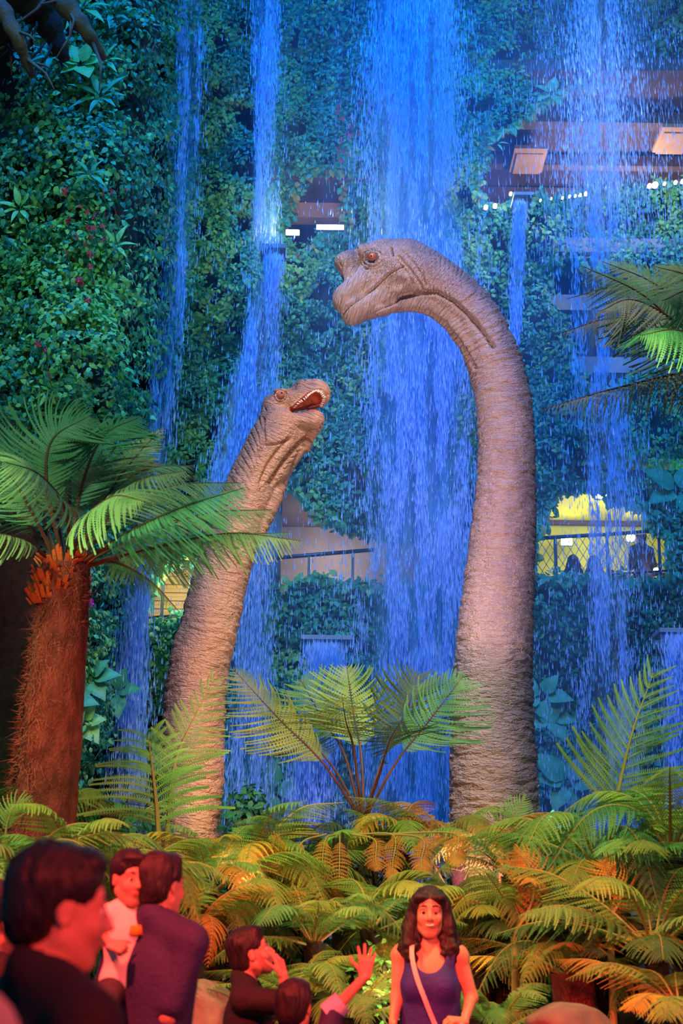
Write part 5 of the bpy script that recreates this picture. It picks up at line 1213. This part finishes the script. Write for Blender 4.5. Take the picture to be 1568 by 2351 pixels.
# lamp-lit shrub twinkling left of the woman
sh = thing('lit_shrub', P(882, 2255, 9.0), 'small shrub glinting yellow in lamp light left of the woman', 'shrub')
for i in range(110):
    o = link('leaf', BL['pale'], sh); o.location = (random.gauss(0, .09), random.uniform(-.1, .1), random.gauss(0, .12)); o.rotation_euler = (random.uniform(-.9, .9), random.uniform(-.9, .9), random.uniform(0, 6.3)); o.scale = (random.uniform(.03, .06),) * 3
MB().tube([(0, 0, -.6), (0, 0, .1)], .012, 6).build('stem', M['bark'], sh, True)
point('bed_bulb', tuple(P(885, 2260, 8.75)), 9, (1, .85, .35), .04)
# dark leafy shrubs filling the shade of the bed
def bush(px, py, Y, r, n, m_, label):
    c = P(px, py, Y); gz = float(ground_z(c[0], Y)); root = thing('bed_shrub', (c[0], Y, gz), label, 'shrub')
    q = rng.normal(0, 1, (n, 3)); q /= np.linalg.norm(q, axis=1)[:, None]; pos = q * (rng.random(n) ** .4)[:, None] * np.array(r) + (c - np.array(root.location))
    o = link('foliage', leaf_mesh('foliage', pos, q, rng.uniform(.05, .10, n), [M[m_]]), root); o['kind'] = 'stuff'
    b = MB()
    for i in range(7):
        a = rng.uniform(-1, 1, 3) * np.array(r) * .6; b.tube([(0, 0, -.05), (a[0] * .4, a[1] * .4, (c[2] - gz) * .5), tuple(a + np.array([0, 0, c[2] - gz]))], [.02, .014, .006], 5)
    b.build('stem', M['bark'], root, True)['kind'] = 'stuff'
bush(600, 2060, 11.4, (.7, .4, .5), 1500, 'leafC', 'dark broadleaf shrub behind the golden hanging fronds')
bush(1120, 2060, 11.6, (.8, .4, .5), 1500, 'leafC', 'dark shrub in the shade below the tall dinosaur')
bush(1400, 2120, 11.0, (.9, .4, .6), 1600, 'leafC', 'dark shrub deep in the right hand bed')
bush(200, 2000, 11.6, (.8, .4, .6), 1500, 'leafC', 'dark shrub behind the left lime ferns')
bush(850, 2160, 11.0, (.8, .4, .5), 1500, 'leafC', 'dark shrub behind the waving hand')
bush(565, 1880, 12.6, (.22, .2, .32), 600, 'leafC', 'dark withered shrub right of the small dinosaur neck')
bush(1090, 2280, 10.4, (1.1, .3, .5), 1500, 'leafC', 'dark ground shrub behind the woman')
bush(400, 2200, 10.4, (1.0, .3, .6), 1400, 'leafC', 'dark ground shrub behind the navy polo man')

# boulders
def boulder(px, py, Y, r, label, seed):
    c = P(px, py, Y); f = Fld(c - np.array(r) * 1.5, c + np.array(r) * 1.5, .022); g_ = np.random.default_rng(seed)
    f.ell(c, r, .05)
    for i in range(11):
        n_ = g_.normal(0, 1, 3); n_ /= np.linalg.norm(n_)
        if n_[1] > .2: n_[1] *= -1
        f.clip(n_, float(n_ @ c) + float(np.linalg.norm(n_ * np.array(r))) * g_.uniform(.66, .86))
    V_, F_ = f.mesh(); N_ = vnormals(V_, F_); V_ = V_ + N_ * (.035 * (fbm(V_[:, 0] * 7, V_[:, 1] * 7, V_[:, 2] * 7) - .5))[:, None]
    b = np.array([c[0], Y, 0]); o = link('boulder', raw_mesh('boulder', V_ - b, F_, [M['stone']], True)); o.location = b; tag(o, label, 'rock')
boulder(470, 2360, 7.9, (.24, .28, .26), 'grey-violet boulder with a flat top left of the boy in black', 3)
boulder(408, 2350, 8.3, (.16, .2, .22), 'dark red boulder leaning behind the grey one', 5)
boulder(1310, 2385, 7.6, (.26, .26, .18), 'smooth pink boulder at the bottom right', 8)

# =================================================================== PEOPLE
def rotx(a): c, s = math.cos(a), math.sin(a); return np.array([[1, 0, 0], [0, c, -s], [0, s, c]])
def frame(phi):   # columns: right, forward, up of a figure whose forward direction has heading phi (degrees)
    p = math.radians(phi); return np.array([[math.sin(p), math.cos(p), 0], [-math.cos(p), math.sin(p), 0], [0, 0, 1]])
class Rec:
    """records primitives, then replays them on a field fitted round them"""
    def __init__(s): s.ops = []; s.lo = np.full(3, 1e9); s.hi = -s.lo
    def cone(s, a, b, ra, rb, k=.02, **q):
        s.ops.append(('cone', (a, b, ra, rb, k), q))
        if not q.get('sub'): m = max(ra, rb); s.lo = np.minimum(s.lo, np.minimum(a, b) - m); s.hi = np.maximum(s.hi, np.maximum(a, b) + m)
        return s
    def ell(s, c, r, k=.02, **q):
        s.ops.append(('ell', (c, r, k), q))
        if not q.get('sub'): m = np.max(r); s.lo = np.minimum(s.lo, np.array(c) - m); s.hi = np.maximum(s.hi, np.array(c) + m)
        return s
    def clip(s, n, d): s.ops.append(('clip', (n, d), {})); return s
    def mesh(s, h):
        f = Fld(s.lo - 4 * h, s.hi + 4 * h, h)
        for o, a, q in s.ops: getattr(f, o)(*a, **q)
        return f.mesh()
def hand(R, wr, fw, pn, s=1., mir=1, curl=(.35, .4, .45, .5), thumb=.6, spread=.12):
    """wrist point, finger direction, palm normal; mir=+1 puts the thumb on cross(fw, pn)"""
    fw = np.array(fw, float); fw /= np.linalg.norm(fw); pn = np.array(pn, float); pn -= fw * (pn @ fw); pn /= np.linalg.norm(pn); th = np.cross(fw, pn) * mir
    Q = lambda x, y, z: np.array(wr) + s * (x * th + y * fw + z * pn)
    xs = (.030, .010, -.010, -.028); ln = (.070, .078, .072, .056)
    for i in range(4):
        R.cone(Q(xs[i] * .6, .0, 0), Q(xs[i], .085 - .006 * abs(i - 1), 0), .0155 * s, .0125 * s, .008 * s)
        p = np.array([xs[i], .085 - .006 * abs(i - 1), 0.]); a = 0; sp = spread * (1.5 - i)
        for j, fr in enumerate((.45, .30, .25)):
            a += curl[i] * (1., 1.15, .8)[j]; d = np.array([math.sin(sp) * math.cos(a), math.cos(sp) * math.cos(a), math.sin(a)])
            q = p + d * ln[i] * fr; R.cone(Q(*p), Q(*q), (.0090, .0083, .0077)[j] * s, (.0083, .0077, .0066)[j] * s, .002 * s); p = q
    R.cone(Q(.018, .015, .004), Q(.046, .045, .012), .0155 * s, .0120 * s, .008 * s)
    t = np.array([.046, .045, .012]); q = t + np.array([math.sin(thumb), math.cos(thumb), .25]) * .033; R.cone(Q(*t), Q(*q), .0115 * s, .0095 * s, .002 * s)
    r2 = q + np.array([math.sin(thumb * .5), math.cos(thumb * .5), .3]) * .026; R.cone(Q(*q), Q(*r2), .0095 * s, .0075 * s, .002 * s)
def person(name, label, headc, phi, s, hs, hphi=None, hpitch=0, arms=None, hairstyle='short', shirt='black', sleeve=.55, trousers='trouser', male=True,
           hands=None, h=.0075, face=True, legs='stand', collar=None, cat='person', neckline=0, hair_m='hair', group=None, smile=False):
    hphi = phi if hphi is None else hphi; Rb = frame(phi); Rh = frame(hphi) @ rotx(hpitch)
    hc = np.array(headc, float); org = hc - Rb @ np.array([0, .015 * s, 0]) - np.array([0, 0, 1.605 * s + (hs - s) * .11])
    T_ = lambda x, y, z: org + Rb @ (np.array([x, y, z]) * s); Hd = lambda x, y, z: hc + Rh @ (np.array([x, y, z]) * hs)
    root = thing(name, (org[0], org[1], org[2]), label, cat, group); rl = np.array(root.location)
    sw = .175 if male else .150
    def torso(R, o=0.):
        R.ell(T_(0, -.005, .93), np.array([.165, .12, .13]) * s + o, .05 * s, R=Rb); R.ell(T_(0, .01, 1.09), np.array([.14, .105, .17]) * s + o, .05 * s, R=Rb)
        R.ell(T_(0, .005, 1.26), np.array([.165 if male else .145, .112, .19]) * s + o, .05 * s, R=Rb)
        for g in (-1, 1):
            R.cone(T_(g * .05, 0, 1.42), T_(g * sw, -.005, 1.395), .050 * s + o, .052 * s + o, .04 * s); R.cone(T_(0, -.03, 1.49), T_(g * .13, -.01, 1.42), .04 * s + o, .04 * s + o, .04 * s)
            if not male: R.ell(T_(g * .065, .085, 1.25), np.array([.062, .055, .062]) * s + o, .03 * s, R=Rb)
    def limb(R, g, upto, o=0.):
        sh = T_(g * sw, -.005, 1.39); el, wr = arms[g] if arms and g in arms else (T_(g * (sw + .05), -.02, 1.10), T_(g * (sw + .06), .06, .86))
        el, wr = np.array(el), np.array(wr); kk = .02 * s
        e1 = sh + (el - sh) * min(1, upto * 2); r0, r1, r2, r3 = .050, .040, .037, .025
        if not male: r0, r1, r2, r3 = .044, .034, .032, .022
        R.cone(sh, e1, r0 * s + o, (r0 + (r1 - r0) * min(1, upto * 2)) * s + o * 1.2, kk)
        if upto > .5:
            u = (upto - .5) * 2; R.cone(el, el + (wr - el) * u, r2 * s + o, (r2 + (r3 - r2) * u) * s + o, kk)
        return sh, el, wr
    def leg(R, o=0., foot=True):
        for g in (-1, 1):
            if legs == 'stand': k_, a_ = T_(g * .10, .015, .49), T_(g * .10, -.02, .085)
            else: k_, a_ = T_(g * .20, .22, .78), T_(g * .20, .12, .50)
            R.cone(T_(g * .085, 0, .88), k_, .085 * s + o, .055 * s + o, .03 * s); R.cone(k_, a_, .052 * s + o, .036 * s + o, .02 * s)
            if foot: R.cone(a_ - np.array([0, 0, .03 * s]), a_ + Rb @ np.array([g * .02, .15, -.05]) * s, .036 * s, .028 * s, .02 * s)
    B = Rec(); torso(B); leg(B); info = {}
    for g in (-1, 1): info[g] = limb(B, g, 1.)
    B.cone(T_(0, -.02, 1.42), Hd(0, -.02, -.05), .052 * s, .050 * hs, .03 * s)
    # head
    B.ell(Hd(0, -.012, .03), np.array([.076, .096, .094]) * hs, .02 * hs, R=Rh); B.ell(Hd(0, .018, -.03), np.array([.062, .076, .085]) * hs, .02 * hs, R=Rh)
    for g in (-1, 1):
        B.cone(Hd(g * .050, .0, -.055), Hd(g * .014, .058, -.098), .024 * hs, .022 * hs, .02 * hs)
        B.ell(Hd(g * .036, .060, -.028), np.array([.024, .026, .026]) * hs, .015 * hs, R=Rh)
        B.ell(Hd(g * .079, -.004, -.006), np.array([.008, .019, .031]) * hs, .006 * hs, R=Rh)
        B.ell(Hd(g * .079 + g * .006, .000, -.004), np.array([.004, .010, .018]) * hs, .004 * hs, R=Rh, sub=True)
    if face:
        B.cone(Hd(-.04, .073, .026), Hd(.04, .073, .026), .0105 * hs, .0105 * hs, .015 * hs)
        for g in (-1, 1): B.ell(Hd(g * .031, .094, .004), np.array([.017, .012, .010]) * hs, .010 * hs, R=Rh, sub=True)
        B.cone(Hd(0, .084, .014), Hd(0, .105, -.026), .008 * hs, .0125 * hs, .008 * hs)
        for g in (-1, 1): B.ell(Hd(g * .013, .094, -.030), np.array([.009, .011, .008]) * hs, .004 * hs, R=Rh)
        B.ell(Hd(0, .080, -.060), np.array([.026, .014, .014]) * hs, .010 * hs, R=Rh)
        B.cone(Hd(-.022, .089, -.057), Hd(.022, .089, -.057), .0022 * hs, .0022 * hs, .003 * hs, sub=True)
    V_, F_ = B.mesh(h); V_ = smooth_v(V_, F_, 1, .4); VV, FF = [V_], [F_]
    for g, hd in (hands or {}).items():
        Rr = Rec(); hand(Rr, info[g][2], hd['fw'], hd['pn'], hd.get('s', s), hd.get('mir', 1), hd.get('curl', (.35, .4, .45, .5)), hd.get('thumb', .6), hd.get('spread', .12))
        vh, fh = Rr.mesh(.0034 if h < .01 else .006); FF.append(fh + sum(map(len, VV))); VV.append(vh)
    if not hands:
        for g in (-1, 1):
            Rr = Rec(); a, b, c_ = info[g]; d = c_ - b; hand(Rr, c_, d, -Rb[:, 0] * g, s, 1 if g > 0 else -1); vh, fh = Rr.mesh(.0045 if h < .01 else .012); FF.append(fh + sum(map(len, VV))); VV.append(vh)
    link('body', raw_mesh('body', np.vstack(VV) - rl, np.vstack(FF), [M['skinred']], True), root)
    # trousers and shirt
    if trousers:
        R = Rec(); R.ell(T_(0, -.005, .93), np.array([.165, .12, .13]) * s + .008, .05 * s, R=Rb); leg(R, .014, False); v_, f_ = R.mesh(h * 1.3); link('trousers', raw_mesh('trousers', v_ - rl, f_, [M[trousers]], True), root)
    R = Rec(); torso(R, .014)
    for g in (-1, 1):
        if sleeve > 0: limb(R, g, sleeve, .015)
    if neckline:
        R.ell(T_(0, .11, 1.44), np.array([.095, .13, neckline]) * s, .012, R=Rb, sub=True); R.cone(T_(0, 0, 1.46), T_(0, -.01, 1.60), .078 * s, .1 * s, .01, sub=True)
        for g in (-1, 1): R.ell(T_(g * (sw + .035), 0, 1.37), np.array([.062, .12, .115]) * s, .012, R=Rb, sub=True)
        R.cone(T_(0, 0, .95), T_(0, 0, .80), .16 * s, .19 * s, .04)
    else: R.cone(T_(0, .01, 1.475), T_(0, .0, 1.62), .062 * s, .075 * s, .01, sub=True)
    R.clip((0, 0, -1), -(org[2] + .80 * s)); v_, f_ = R.mesh(h * 1.1); n_ = vnormals(v_, f_)
    v_ = v_ + n_ * (.010 * s * (fbm(v_[:, 0] * 9, v_[:, 1] * 9, v_[:, 2] * 5, 2) - .5))[:, None]
    so = link('shirt', raw_mesh('shirt', v_ - rl, f_, [M[shirt]], True), root)
    if collar:
        th = np.linspace(0, 2 * np.pi, 25); pts = [T_(.070 * math.cos(t), -.005 + .068 * math.sin(t), 1.485 - .022 * math.sin(t)) - rl for t in th]
        MB().tube(pts, .018 * s, 8, False).build('collar', M[shirt], so, True)
        pts = [T_(.083 * math.cos(t), -.007 + .081 * math.sin(t), 1.470 - .024 * math.sin(t)) - rl for t in th]
        MB().tube(pts, .0045 * s, 6, False).build('collar_stripe', M[collar], so, True)
    # hair
    R = Rec(); q = lambda *a: np.array(a) * hs
    if hairstyle == 'short':
        R.ell(Hd(0, -.022, .050), q(.086, .102, .090), .02 * hs, R=Rh); R.ell(Hd(0, -.050, -.005), q(.078, .068, .085), .02 * hs, R=Rh)
        R.ell(Hd(0, .040, .100), q(.060, .042, .026), .02 * hs, R=Rh)
        R.ell(Hd(0, .098, -.025), q(.068, .070, .088), .012 * hs, sub=True, R=Rh)
        for g in (-1, 1): R.ell(Hd(g * .082, .022, -.035), q(.028, .052, .052), .010 * hs, sub=True, R=Rh)
        R.ell(Hd(0, -.02, -.135), q(.09, .11, .055), .015 * hs, sub=True, R=Rh)
    else:
        R.ell(Hd(0, -.025, .048), q(.090, .100, .090), .02 * hs, R=Rh); R.cone(Hd(0, -.065, .0), Hd(0, -.080, -.185), .082 * hs, .075 * hs, .03 * hs)
        for g in (-1, 1):
            R.cone(Hd(g * .068, .0, .045), Hd(g * .086, -.01, -.06), .034 * hs, .044 * hs, .03 * hs); R.cone(Hd(g * .086, -.01, -.06), Hd(g * .098, .005, -.175), .044 * hs, .056 * hs, .03 * hs)
            R.ell(Hd(g * .085, .03, -.20), q(.045, .035, .045), .02 * hs, R=Rh); R.ell(Hd(g * .045, .06, .075), q(.035, .03, .022), .015 * hs, R=Rh)
        R.ell(Hd(0, .105, -.02), q(.060, .075, .090), .010 * hs, sub=True, R=Rh); R.cone(Hd(0, .06, -.09), Hd(0, .06, -.22), .055 * hs, .05 * hs, .01, sub=True)
    v_, f_ = R.mesh(h * .8 if h < .01 else h * .8); n_ = vnormals(v_, f_); loc_ = (v_ - hc) @ Rh / hs
    v_ = v_ + n_ * (hs * .016 * (fbm(loc_[:, 0] * 45, loc_[:, 1] * 45, loc_[:, 2] * 14, 3) - .42))[:, None]
    if hairstyle == 'long': v_ = v_ + n_ * (hs * .045 * np.clip(-loc_[:, 2] * 6, 0, 1) * (fbm(loc_[:, 0] * 18, loc_[:, 1] * 18, loc_[:, 2] * 26, 2) - .5))[:, None]
    link('hair', raw_mesh('hair', v_ - rl, f_, [M[hair_m]], True), root)
    if face and h < .01:
        for g in (-1, 1):
            e = MB(); th = np.linspace(0, np.pi, 7); c_ = Hd(g * .031, .0745, .003); rr = .0112 * hs
            pts = [c_ + Rh @ np.array([0, math.cos(t) * rr, 0]) for t in th]; e.tube(pts, [max(.0003, rr * math.sin(t)) for t in th], 12); eo = e.build('eye', M['eyew'], root, True, loc=tuple(rl))
            i_ = MB(); c2 = c_ + Rh @ np.array([0, rr * .86, 0]); i_.tube([c2, c2 + Rh @ np.array([0, rr * .22, 0])], [rr * .74, rr * .5], 12); i_.build('iris', M['iris'], eo, True, loc=tuple(rl))
            b_ = MB(); b_.tube([Hd(g * .013, .089, .033), Hd(g * .032, .088, .038), Hd(g * .051, .072, .029)], [.0028 * hs, .0035 * hs, .002 * hs], 6); b_.build('eyebrow', M['hair'], root, True, loc=tuple(rl))
        if smile:
            mth = MB(); pts = [Hd(x, .093 - 18 * x * x, -.060 + 14 * x * x) for x in np.linspace(-.024, .024, 9)]; mth.tube(pts, [.0025 * hs + .0045 * hs * (1 - (x / .026) ** 2) for x in np.linspace(-.024, .024, 9)], 8)
            mo = mth.build('mouth', M['lip'], root, True, loc=tuple(rl)); tt = MB()
            pts = [Hd(x, .0985 - 18 * x * x, -.059 + 14 * x * x) for x in np.linspace(-.018, .018, 9)]; tt.tube(pts, .0048 * hs, 6); tt.build('teeth', M['teeth'], mo, True, loc=tuple(rl))
        else:
            mth = MB(); pts = [Hd(x, .0925 - 20 * x * x, -.059) for x in np.linspace(-.02, .02, 7)]; mth.tube(pts, [.003 * hs, .005 * hs, .006 * hs, .006 * hs, .006 * hs, .005 * hs, .003 * hs], 8); mth.build('mouth', M['lip'], root, True, loc=tuple(rl))
    return root, T_, Hd, info
# woman in front of the ferns
YWm = 7.2
wmn, WT, WH, wi = person('person', 'smiling person with long dark wavy hair in a sleeveless indigo top', P(986, 2097, YWm), -96, .965, .98, hphi=-93,
    arms={1: (P(912, 2290, YWm), P(902, 2350, YWm - .08)), -1: (P(1082, 2290, YWm), P(1066, 2345, YWm - .16))}, hairstyle='long', shirt='blue', sleeve=0, male=False, neckline=.125, smile=True, h=.0062,
    hands={1: dict(fw=(-.1, -.2, -1), pn=(1, .2, 0), mir=-1), -1: dict(fw=(-1, -.5, .1), pn=(0, .3, -1), mir=1, curl=(.6, .65, .7, .75))})
st = [WT(.085, .06, 1.475), WT(.085, .115, 1.40), WT(.06, .150, 1.30), WT(.02, .165, 1.20), WT(-.03, .15, 1.08), WT(-.085, .155, .98)]
bag = thing('crossbody_bag', st[-1] + np.array([0, 0, -.08]), 'small pink crossbody purse on a pale strap held by the smiling person', 'bag'); bl = tuple(bag.location)
st2 = [WT(.075, -.06, 1.47), WT(.085, .0, 1.485)] + st; sm_ = catmull(st2, 40)
b = MB()
for i in range(39):
    a_, c_ = sm_[i], sm_[i + 1]; sd = np.cross(c_ - a_, WT(0, 1, 0) - WT(0, 0, 0)); sd /= np.linalg.norm(sd); n_ = np.array([0, -.004, 0])
    b.add([a_ - sd * .011 + n_, a_ + sd * .011 + n_, c_ + sd * .011 + n_, c_ - sd * .011 + n_, a_ - sd * .011, a_ + sd * .011, c_ + sd * .011, c_ - sd * .011], [[0, 1, 2, 3], [7, 6, 5, 4], [0, 4, 5, 1], [2, 6, 7, 3], [1, 5, 6, 2], [3, 7, 4, 0]])
b.build('strap', M['strap'], bag, loc=bl)
b = MB(); b.tube([st[-1] + np.array([0, -.01, .06]), st[-1] + np.array([0, -.012, 0])], .010, 8); b.build('strap_end', M['pink'], bag, True, loc=bl)
R = Rec(); c_ = st[-1] + np.array([.03, -.02, -.05]); R.ell(c_, (.085, .035, .06), .01); R.clip((0, 0, 1), c_[2] + .045); v_, f_ = R.mesh(.006); link('pouch', raw_mesh('pouch', v_ - np.array(bl), f_, [M['pink']], True), bag)
# boy in black
YB = 6.4
boy, BT, BH, bi = person('person', 'boy with short dark hair in a black tee looking up, one hand at the mouth', P(578, 2189, YB), -2, .83, .86, hphi=4, hpitch=math.radians(18),
    arms={1: (P(660, 2305, YB - .16), P(650, 2238, YB - .18)), -1: (P(575, 2362, YB + .10), P(622, 2338, YB + .02))}, shirt='black', sleeve=.36, h=.0062,
    hands={1: dict(fw=(-.35, .2, 1), pn=(-.8, .5, -.2), mir=1, s=.8, curl=(.25, .3, .4, .6), thumb=.9), -1: dict(fw=(1, -.2, .2), pn=(0, 0, -1), mir=1, s=.8)})
# small boy with raised arm
YS = 5.8
b2, ST, SH, si = person('person', 'small child seen from behind waving a raised right arm with rolled pale blue cuff', P(677, 2313, YS), 82, .70, .80, hphi=70,
    arms={1: (P(765, 2322, YS), P(838, 2242, YS - .05)), -1: (P(610, 2420, YS), P(600, 2480, YS + .1))}, shirt='navy', sleeve=.50, h=.0062,
    hands={1: dict(fw=(.1, -.1, 1), pn=(0, 1, .1), mir=1, s=.74, spread=.22, curl=(.1, .12, .2, .28), thumb=1.0), -1: dict(fw=(0, 0, -1), pn=(1, 0, 0), mir=-1, s=.7)})
cuff = MB(); a_, c_ = P(752, 2330, YS), P(787, 2300, YS); cuff.tube([a_, a_ * .6 + c_ * .4, c_], [.046, .047, .045], 18, False); cuff.tube([c_, a_ * .1 + c_ * .9], [.045, .030], 18, False); cuff.build('cuff', M['cuff'], b2, True, loc=tuple(b2.location))
# man in navy polo, back to us, holding the toddler
YM = 5.2
m1, MT, MH, mi_ = person('person', 'adult in a navy polo with pale striped collar, back turned, carrying a toddler', P(372, 2034, YM), 58, .90, .88, hphi=50,
    arms={1: (P(385, 2330, YM - .1), P(340, 2400, YM + .1)), -1: (P(240, 2300, YM + .1), P(270, 2270, YM + .35))}, shirt='navy', sleeve=.42, collar='strap', h=.0085)
td, TT, TH, ti = person('person', 'toddler with a dark blue-black cap of hair and cream shirt, held over the navy shoulder', P(299, 2018, YM - .02), -62, .46, .76, hphi=-58, hpitch=-.1,
    arms={1: (P(228, 2128, YM - .02), P(252, 2168, YM - .16)), -1: (P(320, 2120, YM + .2), P(330, 2150, YM + .2))}, shirt='white', sleeve=.45, legs='sit', h=.006,
    hands={1: dict(fw=(.8, -.1, -.2), pn=(.1, .6, -.6), mir=1, s=.62, curl=(1.2, 1.2, 1.2, 1.2)), -1: dict(fw=(1, 0, 0), pn=(0, 0, -1), mir=1, s=.55)})
pr = MB(); pr.tube([TT(-.02, .145, 1.33), TT(-.02, .15, 1.26)], [.020, .026], 10); pr.build('shirt_print', M['orange'], td, True, loc=tuple(td.location))
# near man in black, far left heads
YK = 2.85
m2, KT, KH, ki = person('person', 'large near adult with thick dark hair in a black tee, turned to the right', P(140, 2090, YK), 38, .95, .95, hphi=20, hpitch=-.08, shirt='black', sleeve=.4, h=.0085)
m3, *_ = person('person', 'dark-haired head cut by the left edge of the picture', P(-12, 2118, 4.7), 60, .92, .95, hphi=40, shirt='black', h=.011)
m4, *_ = person('person', 'very near blurred shoulder in pale knitwear at the bottom left corner', P(-372, 1972, 1.75) , 88, 1.0, 1.0, shirt='pale', sleeve=1., h=.012, face=False)
# visitors on the yellow gallery, dark against the light
zf = P(1400, 1437, 24.2)[2]
def visitor(px, py, s, hs, hair, shirt, phi, label, male=True):
    hc_ = P(px, py, 24.0); want = hc_[2] - (1.575 * s + (hs - s) * .11)
    return person('person', label, hc_, phi, s, hs, hairstyle=hair, shirt=shirt, male=male, h=.016, face=False, sleeve=.6)
visitor(1316, 1290, .80, .95, 'long', 'black', 80, 'leftmost long-haired visitor seen in silhouette on the yellow gallery', False)
visitor(1364, 1292, .80, 1.0, 'long', 'trouser', 75, 'second long-haired silhouette on the yellow gallery, beside a small child', False)
visitor(1400, 1322, .62, .85, 'short', 'navy', 100, 'small child silhouette between the second long-haired visitor and the tall one')
visitor(1470, 1236, 1.03, 1.05, 'short', 'black', 110, 'tall standing visitor in silhouette at the gallery rail')
